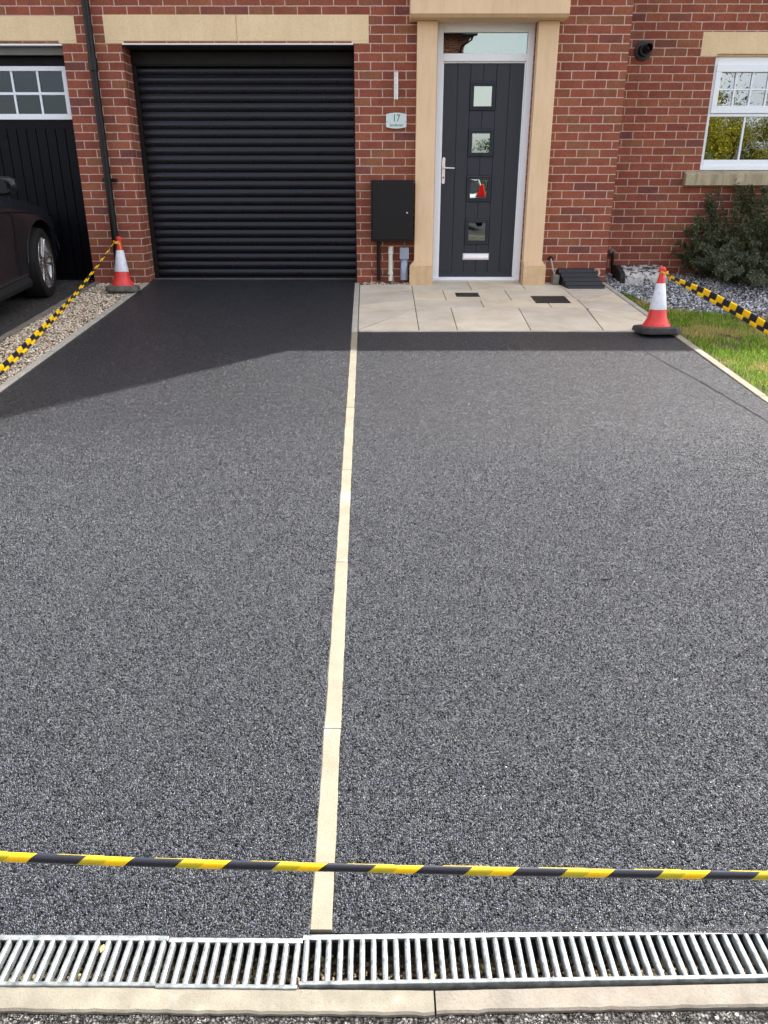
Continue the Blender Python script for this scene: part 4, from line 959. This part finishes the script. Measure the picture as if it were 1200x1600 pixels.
# ------------------------------------------------------------ traffic cones
def cone(loc, label, base_mat, rot, H=0.52, base=0.165):
    t = empty('traffic_cone', label, 'traffic cone', loc, 'red and white traffic cones', rot)
    b = MB(); c = 0.052; bs = base
    oct_ = [(-bs+c,-bs),(bs-c,-bs),(bs,-bs+c),(bs,bs-c),(bs-c,bs),(-bs+c,bs),(-bs,bs-c),(-bs,-bs+c)]
    lay = [(1.0, 0.004), (1.0, 0.030), (0.985, 0.034), (0.985, 0.046), (0.93, 0.058)]; k = len(b.v)
    for s_, z in lay: b.v += [(p[0]*s_, p[1]*s_, z) for p in oct_]
    for l in range(len(lay)-1):
        for i in range(8): b.f.append((l*8+i, l*8+(i+1) % 8, (l+1)*8+(i+1) % 8, (l+1)*8+i))
    b.f.append(tuple(range(8))[::-1]); b.f.append(tuple(range((len(lay)-1)*8, len(lay)*8)))
    b.build('base', base_mat, t, bevel=0.004)
    z1, z2, z3 = 0.190, 0.385, 0.455
    rad = lambda z: 0.0225 + (0.075 - 0.0225)*(1 - (z - 0.13)/(z3 - 0.13))
    b = MB(); b.lathe([(0.112,.056),(0.110,.066),(0.098,.082),(0.088,.10),(rad(.13),.13),(rad(z1),z1)], n=40); b.build('lower_body', M['cone_red'], t, smooth=True)
    b = MB(); b.lathe([(rad(z1)+.0015,z1-.003),(rad(z1)+.002,z1),(rad(z2)+.002,z2),(rad(z2),z2+.002)], n=40); b.build('reflective_sleeve', M['cone_white'], t, smooth=True)
    b = MB(); b.lathe([(rad(z2)-.001,z2),(rad(z3)-.001,z3),(0.0185,z3+.008),(0.0185,z3+.022),(0.026,z3+.026),(0.0285,z3+.036),(0.026,z3+.050),(0.014,z3+.058),(0.0,z3+.059)], n=32, cap=False); b.build('top', M['cone_red'], t, smooth=True)
    return t
coneR = cone((2.195, 6.335, gz(6.335) - 0.001), 'clean cone on a black rubber base, at the corner of the path by the lawn', M['rubber'], (R(-4.5), R(0.5), R(4)), base=0.158)
coneL = cone((-2.585, 7.93, gz(7.93) + 0.008), 'cone on a weathered grey base, on the pebbles below the downpipe', M['rubber_old'], (R(-4.5), R(1.5), R(8)), base=0.152)

# ------------------------------------------------------------ barrier tapes
def ribbon(name, path, w, mat, label, roll0=0.0, roll1=0.0, fold=0.35, tube=False, nseg=160, off=0.0, taper=0.2, tlen=0, plane=None):
    P = [Vector(p) for p in path]
    def cr(t):
        t = t*(len(P)-1); i = min(int(t), len(P)-2); f = t-i; p0, p1, p2, p3 = P[max(i-1,0)], P[i], P[i+1], P[min(i+2,len(P)-1)]
        return 0.5*((2*p1) + (p2-p0)*f + (2*p0-5*p1+4*p2-p3)*f*f + (3*p1-p0-3*p2+p3)*f**3)
    pts = [cr(i/nseg) for i in range(nseg+1)]; mb = MB(); uvs = []; L = 0
    prof = [(0,0)] 
    if tube:
        m = 16; prof = [(0.5*math.cos(2*math.pi*j/m), 0.34*math.sin(2*math.pi*j/m)*(1 if math.sin(2*math.pi*j/m) > 0 else .8), j/m) for j in range(m+1)]
    else:
        prof = [(-0.5, fold*0.45, 0), (-0.25, fold*0.1, .25), (0, 0, .5), (0.25, fold*0.1, .75), (0.5, fold*0.5, 1)]
    for i, p in enumerate(pts):
        if i: L += (p - pts[i-1]).length
        d = (pts[min(i+1,nseg)] - pts[max(i-1,0)]).normalized(); a = d.cross(Vector((0,0,1))).normalized(); b = a.cross(d)
        f = i/nseg; r = roll0 + (roll1-roll0)*f + 0.10*math.sin(9*f+1) ; cr_, sr = math.cos(r), math.sin(r)
        A = b*cr_ + a*sr; B = -b*sr + a*cr_
        if plane is not None: A = (plane - d*plane.dot(d)).normalized(); A = Matrix.Rotation(0.31, 3, d) @ A; B = A.cross(d)
        ww = w*(1 + 0.06*math.sin(23*f) + 0.03*math.sin(61*f))*(min(1, taper + (1-taper)*(L/tlen)**0.8) if tlen else 1)
        for q in prof:
            mb.v.append(tuple(p + A*q[0]*ww + B*q[1]*ww)); uvs.append((L + off, q[2]*w*(2.2 if tube else 1)))
    m = len(prof)
    for i in range(nseg):
        for j in range(m-1): q = i*m+j; mb.f.append((q, q+1, q+m+1, q+m))
    o = mb.build(name, mat, fix=False); me = o.data; ul = me.uv_layers.new(name='UVMap')
    for lp in me.loops: ul.data[lp.index].uv = uvs[lp.vertex_index]
    me.shade_smooth()
    if not tube:
        sm = o.modifiers.new('thick', 'SOLIDIFY'); sm.thickness = 0.0008
    if label: tag(o, label, 'barrier tape', 'yellow and black barrier tapes')
    return o
ribbon('barrier_tape', [(-2.4,1.13,0.47),(-1.55,1.13,0.365),(-0.741,1.12,0.309),(0.0,1.12,0.277),(0.75,1.12,0.259),(1.55,1.11,0.255),(2.4,1.11,0.30)], 0.0205, M['tape_front'], 'yellow and black tape rolled tight and stretched across the foreground above the drain', tube=True, nseg=260)
def pair(path, w, label, r0, r1, period=0.17, tlen=1.0, plane=None):
    t = empty('barrier_tape', label, 'barrier tape', (0,0,0), 'yellow and black barrier tapes')
    a = ribbon('strip', path, w*0.62, M['tape_side'], None, r0, r1, 0.2 if plane is None else 0.05, tlen=tlen, plane=plane); a.parent = t
    off_ = (Vector((.012, -.01, -w*0.40)) if plane is None else plane*(-w*0.46))
    p2 = [tuple(Vector(p) + off_*min(1, 0.15 + 0.85*(path[0][1] - p[1])/tlen)) for p in path]; p2[0] = path[0]
    b = ribbon('strip', p2, w*0.32, M['tape_side'], None, r0 + 0.5, r1 + 0.4, 0.3 if plane is None else 0.05, off=period*0.27, tlen=tlen, plane=plane); b.parent = t
    return t
pair([(-2.605,7.89,1.000),(-2.620,7.6,0.895),(-2.622,7.3,0.805),(-2.594,6.7,0.668),(-2.538,6.0,0.565),(-2.500,5.0,0.405),(-2.46,4.0,0.33),(-2.43,3.2,0.40)], 0.058, 'thin tape from the left cone sagging low over the pebble strip', 0.15, 0.25, 0.17, 2.6)
pair([(2.200,6.305,0.872),(2.183,6.09,0.864),(2.228,5.75,0.833),(2.281,5.46,0.795),(2.318,5.22,0.760),(2.365,4.84,0.706),(2.43,4.35,0.65),(2.52,3.6,0.60)], 0.074, 'wide tape from the right cone falling across the lawn to the right', 0.1, 0.35, 0.17, 0.75, SUN)
def knot(c, r, M_, parent):
    mb = MB()
    for k in range(3):
        pts = [(c[0] + r*math.cos(a), c[1] + r*math.sin(a), c[2] + 0.006*math.sin(2*a + k) + 0.006*k) for a in [2*math.pi*i/20 for i in range(21)]]
        mb.tube(pts, 0.0045, 6, cap=False)
    mb.tube([(c[0] + r, c[1] - .01, c[2]), (c[0] + r + .012, c[1] - .02, c[2] - .02), (c[0] + r + .016, c[1] - .02, c[2] - .055)], [.006, .009, .004], 6)
    return mb
orange = simple('tape_orange', (0.75,0.30,0.01), 0.4, var=0.5, scale=60)
tag(knot((-2.585,7.90,0.998), 0.026, None, None).build('tape_knot', orange, smooth=True), 'orange yellow end of tape knotted round the neck of the left cone', 'tape knot')
tag(knot((2.19,6.30,0.873), 0.025, None, None).build('tape_knot', orange, smooth=True), 'orange yellow end of tape knotted round the neck of the right cone', 'tape knot')

# ------------------------------------------------------------ cars
def make_car(paint, label, loc, rot, tail=False):
    t = empty('parked_car', label, 'car', loc, None, rot)
    # stations: y, half width, z of sill, shoulder z, hood/deck z, nose rounding
    st = [(0.83,0.40,0.34,0.52,0.58),(0.80,0.58,0.26,0.58,0.66),(0.70,0.74,0.22,0.63,0.72),(0.52,0.83,0.21,0.68,0.80),(0.25,0.875,0.21,0.73,0.87),(0.0,0.89,0.205,0.77,0.91),(-0.35,0.895,0.20,0.83,0.95),
          (-0.65,0.895,0.20,0.87,0.985),(-1.1,0.895,0.20,0.89,0.99),(-1.7,0.895,0.20,0.90,0.99),(-2.3,0.89,0.20,0.91,1.0),(-2.75,0.88,0.22,0.92,1.01),(-3.1,0.85,0.26,0.92,1.02),(-3.32,0.79,0.30,0.90,1.00),(-3.42,0.66,0.36,0.80,0.92)]
    mb = MB(); K = 0
    for (y, w, s0, sh, top) in st:
        half = [(w*0.86, s0), (w*0.965, s0+0.03), (w*0.985, s0+0.10), (w*0.975, s0+0.20), (w*0.995, (s0+sh)/2+0.06), (w, sh-0.09), (w*0.985, sh), (w*0.90, sh+(top-sh)*0.62), (w*0.80, top-0.012), (w*0.5, top+0.012), (0, top+0.02)]
        ring = [(x, y, z) for x, z in half] + [(-x, y, z) for x, z in half[-2::-1]]
        K = len(ring); mb.v += ring
    for i in range(len(st)-1):
        for j in range(K): mb.f.append((i*K+j, i*K+(j+1) % K, (i+1)*K+(j+1) % K, (i+1)*K+j))
    mb.f.append(tuple(range(K))); mb.f.append(tuple(range((len(st)-1)*K, len(st)*K))[::-1])
    body = mb.build('body', paint, t, smooth=True)
    sb = body.modifiers.new('sub', 'SUBSURF'); sb.levels = 1; sb.render_levels = 2
    body.data.materials.append(M['dark_inner'])
    cut = MB()
    for y in (0.0, -2.62):
        k0 = len(cut.v)
        for s_ in (1, -1): cut.tube([(s_*0.60, y, 0.335), (s_*1.05, y, 0.335)], 0.375, 36)
    co = cut.build('cutter', None); co.parent = t
    bpy.context.view_layer.update()
    # apply subdivision + boolean so that no helper object remains
    bo = body.modifiers.new('arch', 'BOOLEAN'); bo.operation = 'DIFFERENCE'; bo.object = co; bo.solver = 'EXACT'
    sb.levels = 2
    dg = bpy.context.evaluated_depsgraph_get(); me = bpy.data.meshes.new_from_object(body.evaluated_get(dg))
    body.modifiers.clear(); body.data = me; bpy.data.objects.remove(co); me.shade_smooth(); me.set_sharp_from_angle(angle=R(35))
    # wheel arch lips
    for y in (0.0, -2.62):
        for s_ in (1, -1):
            lips = MB().tube([(s_*0.885, y + 0.378*math.cos(a), 0.335 + 0.378*math.sin(a)) for a in [R(8 + i*164/24) for i in range(25)]], 0.008, 8)
            lips.build('wheel_arch_trim', paint, t, smooth=True)
    # shoulder crease and door shuts on each side
    for s_ in (1, -1):
        cr = MB(); cr.tube([(s_*w_, y, z) for y, w_, z in ((-0.05,0.882,0.785),(-0.35,0.892,0.822),(-0.7,0.897,0.858),(-1.4,0.898,0.88),(-2.4,0.893,0.893),(-3.05,0.853,0.89))], 0.006, 6)
        cr.build('shoulder_crease', paint, t, smooth=True)
        dd = MB(); dd.tube([(s_*0.880, -0.50, 0.97), (s_*0.8975, -0.53, 0.85), (s_*0.897, -0.56, 0.55), (s_*0.887, -0.56, 0.30)], 0.004, 6); dd.build('door_gap', M['tyre'], t); dd = MB()
        dd.tube([(s_*0.880, -1.50, 0.97), (s_*0.8985, -1.50, 0.85), (s_*0.897, -1.50, 0.55), (s_*0.887, -1.50, 0.30)], 0.004, 6)
        dd.build('door_gap', M['tyre'], t)
        sk = MB(); sk.prism([(s_*0.80,0.17),(s_*0.905,0.19),(s_*0.912,0.235),(s_*0.885,0.275),(s_*0.80,0.28)], -2.22, -0.42, axis='y'); sk.build('sill_trim', M['tyre'], t, bevel=0.01)
        hd_ = MB(); hd_.box(min(s_*0.895, s_*0.925), max(s_*0.895, s_*0.925), -1.40, -1.20, 0.79, 0.815); hd_.build('door_handle', paint, t, bevel=0.008)
        mr = MB(); mr.lathe([(0.0,-0.085),(0.045,-0.080),(0.075,-0.05),(0.088,0.0),(0.078,0.05),(0.05,0.075),(0.0,0.082)], n=20, cap=False)
        mr.xform(Matrix.Translation((s_*1.00, -0.80, 1.065)) @ Matrix.Diagonal((1.25, 0.75, 0.86, 1))); mr.tube([(s_*0.86,-0.80,1.0),(s_*0.95,-0.80,1.04)], .022, 8)
        mo = mr.build('wing_mirror', paint, t, smooth=True)
        lens = MB().add([(s_*1.00 + 0.085*math.cos(a), -0.868, 1.065 + 0.055*math.sin(a)) for a in [2*math.pi*i/20 for i in range(20)]], [tuple(range(20))]); lens.build('mirror_glass', M['car_glass'], mo, fix=False)
    # cabin
    cb = MB(); cs = [(-0.55,0.70,0.985,0.99),(-0.85,0.71,1.0,1.16),(-1.2,0.69,1.0,1.36),(-1.6,0.67,1.0,1.45),(-2.2,0.66,1.0,1.46),(-2.8,0.64,1.0,1.40),(-3.05,0.66,1.0,1.22),(-3.25,0.68,1.0,1.02)]
    for y, w, z0, z1 in cs:
        wb = 0.80; h = [(wb, z0-0.03), (wb-0.01, z0+0.01), (wb - (wb-w)*0.5, z0 + (z1-z0)*0.5), (w-.02, z1-0.03*(z1 > 1.1)), (w*0.75, z1), (0, z1+0.012)]
        cb.v += [(x, y, z) for x, z in h] + [(-x, y, z) for x, z in h[-2::-1]]
    K = 11
    for i in range(len(cs)-1):
        for j in range(K-1): cb.f.append((i*K+j, i*K+j+1, (i+1)*K+j+1, (i+1)*K+j))
    cbo = cb.build('windows', M['car_glass'], t, smooth=True)
    rf = MB(); rs_ = [(-1.15,0.62,1.355),(-1.6,0.655,1.463),(-2.2,0.645,1.475),(-2.8,0.62,1.415),(-2.95,0.60,1.36)]
    for y, w, z in rs_: rf.v += [(-w,y,z-.012),(-w*.7,y,z+.006),(0,y,z+.014),(w*.7,y,z+.006),(w,y,z-.012)]
    for i in range(4):
        for j in range(4): rf.f.append((i*5+j, i*5+j+1, (i+1)*5+j+1, (i+1)*5+j))
    ro_ = rf.build('roof', paint, t, smooth=True); sm = ro_.modifiers.new('t', 'SOLIDIFY'); sm.thickness = 0.03
    for s_ in (1, -1):
        for a, b in (((s_*0.80,-0.58,0.99),(s_*0.675,-1.18,1.37)), ((s_*0.80,-1.52,1.0),(s_*0.665,-1.58,1.44)), ((s_*0.80,-2.85,1.0),(s_*0.63,-2.82,1.40))):
            MB().tube([a, b], 0.028, 8).build('door_pillar', M['tyre'] if not tail else paint, t, smooth=True)
    # wheels
    for y in (0.0, -2.62):
        for s_ in (1, -1):
            wt_ = MB(); 
            pr_ = [(0.235,0.095),(0.255,0.105),(0.300,0.108),(0.325,0.092),(0.333,0.055),(0.335,0.0),(0.333,-0.055),(0.325,-0.092),(0.29,-0.105),(0.235,-0.095)]
            wt_.lathe(pr_, n=48, cap=False)
            for gq in (-0.04, 0.0, 0.04): pass
            X = Matrix.Translation((s_*0.785, y, 0.322)) @ Matrix.Rotation(R(8) if y == 0 and not tail else 0, 4, 'Z') @ Matrix.Rotation(R(90)*s_, 4, 'Y') @ Matrix.Scale(0.955, 4)
            wh = wt_.xform(X).build('wheel', M['tyre'], t, smooth=True)
            rm = MB(); rm.lathe([(0.238,0.10),(0.243,0.104),(0.246,0.098),(0.225,0.085),(0.205,0.02),(0.205,-0.08)], n=48, cap=False)
            rm.xform(X).build('rim', M['rim'], wh, smooth=True)
            hb = MB(); hb.lathe([(0.20,-0.02),(0.0,-0.02)], n=24, cap=False); hb.xform(X).build('brake', M['dark_inner'], wh)
            sp_ = MB()
            for k in range(5):
                for dlt in (-0.17, 0.17):
                    a = 2*math.pi*k/5 + 0.3; a2 = a + dlt; k0 = len(sp_.v)
                    r0, r1 = 0.045, 0.236; w0, w1 = 0.013, 0.019; d0 = Vector((math.cos(a + dlt*1.4), math.sin(a + dlt*1.4), 0)); d1 = Vector((math.cos(a2), math.sin(a2), 0)); n0 = Vector((-math.sin(a2), math.cos(a2), 0))
                    p0 = d0*r0; p1 = d1*r1
                    sp_.add([p0-n0*w0+Vector((0,0,.055)), p0+n0*w0+Vector((0,0,.055)), p1+n0*w1+Vector((0,0,.085)), p1-n0*w1+Vector((0,0,.085)),
                             p0-n0*w0*.6+Vector((0,0,.080)), p0+n0*w0*.6+Vector((0,0,.080)), p1+n0*w1*.6+Vector((0,0,.100)), p1-n0*w1*.6+Vector((0,0,.100))],
                            [(0,3,2,1),(4,5,6,7),(0,1,5,4),(1,2,6,5),(2,3,7,6),(3,0,4,7)])
            sp_.lathe([(0.062,0.04),(0.062,0.078),(0.045,0.088),(0.028,0.090),(0.0,0.092)], n=24, cap=False)
            sp_.xform(X).build('spokes', M['rim'], wh, bevel=0.003)
    # lights
    for s_ in (1, -1):
        hl = MB().add([(s_*0.50,0.815,0.60),(s_*0.72,0.72,0.63),(s_*0.76,0.66,0.70),(s_*0.55,0.785,0.67)], [(0,1,2,3)]); o = hl.build('headlight', M['car_glass'], t, fix=False); sm = o.modifiers.new('t','SOLIDIFY'); sm.thickness = 0.03; sm.offset = 1
        lz = 0.14 if tail else 0; tl = MB().prism([(s_*0.58,0.74+lz),(s_*0.84,0.72+lz),(s_*0.78,1.06+lz),(s_*0.64,1.02+lz)], -3.44, -3.20, axis='y'); tl.build('tail_light', simple('tail_lamp', (0.65,0.01,0.012), 0.15, coat=0.5), t, bevel=0.02)
    MB().box(-0.26, 0.26, -3.475, -3.44, 0.56, 0.67).build('number_plate', simple('blank_plate', (0.75,0.60,0.12), 0.4), t)
    MB().box(-0.60, 0.60, -3.47, -3.30, 0.27, 0.44).build('rear_bumper', M['tyre'], t, bevel=0.03)
    return t
_t = NT('dark_grey_paint'); _t.P(Base_Color=(0.010, 0.012, 0.015, 1), Roughness=0.20); _t.b.inputs['Specular IOR Level'].default_value = 0.36; dark_paint = _t.m
white_paint = simple('white_paint', (0.72,0.75,0.72), 0.25, var=0.03, coat=0.8)
make_car(dark_paint, 'dark grey car parked nose in to the left garage, front wheel and wing mirror showing', (-4.10, 7.74, gz(7.74) - 0.01), (math.atan(S), 0, 0))
make_car(white_paint, 'white car parked across the road behind the viewer, mirrored in the door panes', (2.24, -11.8, 0.34), (0, 0, R(180)), tail=True)

# ------------------------------------------------------------ what stands across the road (seen as reflections)
def crown(name, label, loc, h, rad, n, mat, cone_=False, seed=0, leaf=0.12):
    rs = np.random.default_rng(seed); t = empty(name, label, 'tree', loc)
    tr = MB().tube([(0,0,0),(0.05,0,h*0.4),(0,0.05,h*0.9)], [rad*0.09, rad*0.06, 0.02], 10)
    cl = []
    for _ in range(70):
        f = rs.uniform(0.12, 1.0); rr = rad*((1-f)*0.95 + 0.08) if cone_ else rad*math.sqrt(max(0.05, 1-(2*f-1.05)**2))*rs.uniform(0.3, 1)
        a = rs.uniform(0, 2*np.pi); c = np.array((rr*math.cos(a), rr*math.sin(a), h*f)); cl.append(c)
        if rs.random() < 0.4: tr.tube([(0,0,h*f*0.8), tuple(c*np.array((.6,.6,1))*1.0), tuple(c)], [rad*.02, rad*.012, .008], 5)
    tr.build('trunk', M['bark'], t, fix=False)
    cl = np.array(cl); idx = rs.integers(0, len(cl), n); C = cl[idx] + rs.normal(0, 1, (n, 3))*np.array((rad*0.17, rad*0.17, h*0.035)); C[:, 2] = np.maximum(C[:, 2], 0.05)
    D = rs.normal(0, 1, (n, 3)); D /= np.linalg.norm(D, axis=1)[:, None]; s_ = np.cross(D, rs.normal(0, 1, (n, 3))); s_ /= np.linalg.norm(s_, axis=1)[:, None]
    l = leaf*rs.uniform(.5, 1.3, n)[:, None]
    V = np.stack([C, C+D*l*.5+s_*l*.25, C+D*l, C+D*l*.5-s_*l*.25], 1).reshape(-1, 3)
    F = (np.array([[0,1,2,3]])[None] + (np.arange(n)*4)[:, None, None]).reshape(-1, 4)
    cr_ = np.repeat(np.clip(rs.random(n)*0.6 + rs.random(len(cl))[idx]*0.4, 0, 1), 4)
    o = np_mesh('crown', V, F, mat, {'rnd': cr_}); o.parent = t; return t
names = ['golden conifer across the road, nearest the opposite house', 'golden conifer across the road, second from the opposite house', 'golden conifer across the road, middle of the hedge row',
         'golden conifer across the road, fourth from the opposite house', 'golden conifer across the road, far end of the row']
for i, (x, y, h, r) in enumerate([(9.6,-12.9,3.7,1.4),(11.2,-12.5,4.5,1.4),(12.6,-12.9,3.9,1.4),(14.0,-12.4,4.6,1.4),(15.5,-12.8,4.0,1.5)]):
    crown('conifer_tree', names[i], (x, y, 0), h, r, 30000, M['conifer'], True, 20 + i, leaf=0.065)
crown('dark_tree', 'taller dark leafy tree behind the golden conifers across the road', (12.0, -16.5, 0), 6.5, 2.4, 7000, M['tree_leaf'], False, 31)
crown('dark_tree', 'leafy tree beside the opposite house', (5.6, -21.5, 0), 3.6, 2.0, 7000, M['tree_leaf'], False, 32)
oh = empty('opposite_house', 'red brick house across the road, reflected in the fanlight', 'house', (-2.62, -17, 0))
ob = MB().box(-6.0, 5.55, -4, 2, 0, 6.62); ow = ob.build('wall', M['brick'], oh)
MB().prism([(2.35,6.50),(2.35,6.62),(-1,8.7),(-4.3,6.62),(-4.3,6.50)], -6.2, 5.75).build('roof', tile, oh)
MB().tube([(-6.2,2.42,6.50),(5.85,2.42,6.50)], 0.075, 12).build('gutter', M['black_metal'], oh, smooth=True)
MB().tube([(5.72,2.42,6.46),(5.72,2.36,6.25),(5.45,2.12,6.08),(5.43,2.08,5.9),(5.43,2.08,0.1)], 0.055, 12).build('downpipe', M['black_metal'], oh, smooth=True)
for x in (-4.5, -1.5, 2.4):
    wq = MB(); wq.box(x, x+1.2, 1.98, 2.03, 3.6, 4.8); wo = wq.build('window', M['upvc'], oh, bevel=0.01)
    MB().box(x+.08, x+1.12, 2.03, 2.036, 3.68, 4.72).build('pane', M['car_glass'], wo)
MB().box(-0.6, 0.4, 1.98, 2.04, 0.05, 2.15).build('door', M['slate_door'], oh, bevel=0.01)

tw = MB().tube([(0.832,2.629,gz(2.629)+0.004),(0.842,2.624,gz(2.62)+0.006),(0.858,2.626,gz(2.62)+0.005)], [.002,.004,.002], 7)
tag(tw.build('twig', simple('dark_twig', (0.01,0.009,0.008), 0.7), smooth=True), 'tiny dark twig lying alone on the right half of the tarmac', 'twig')
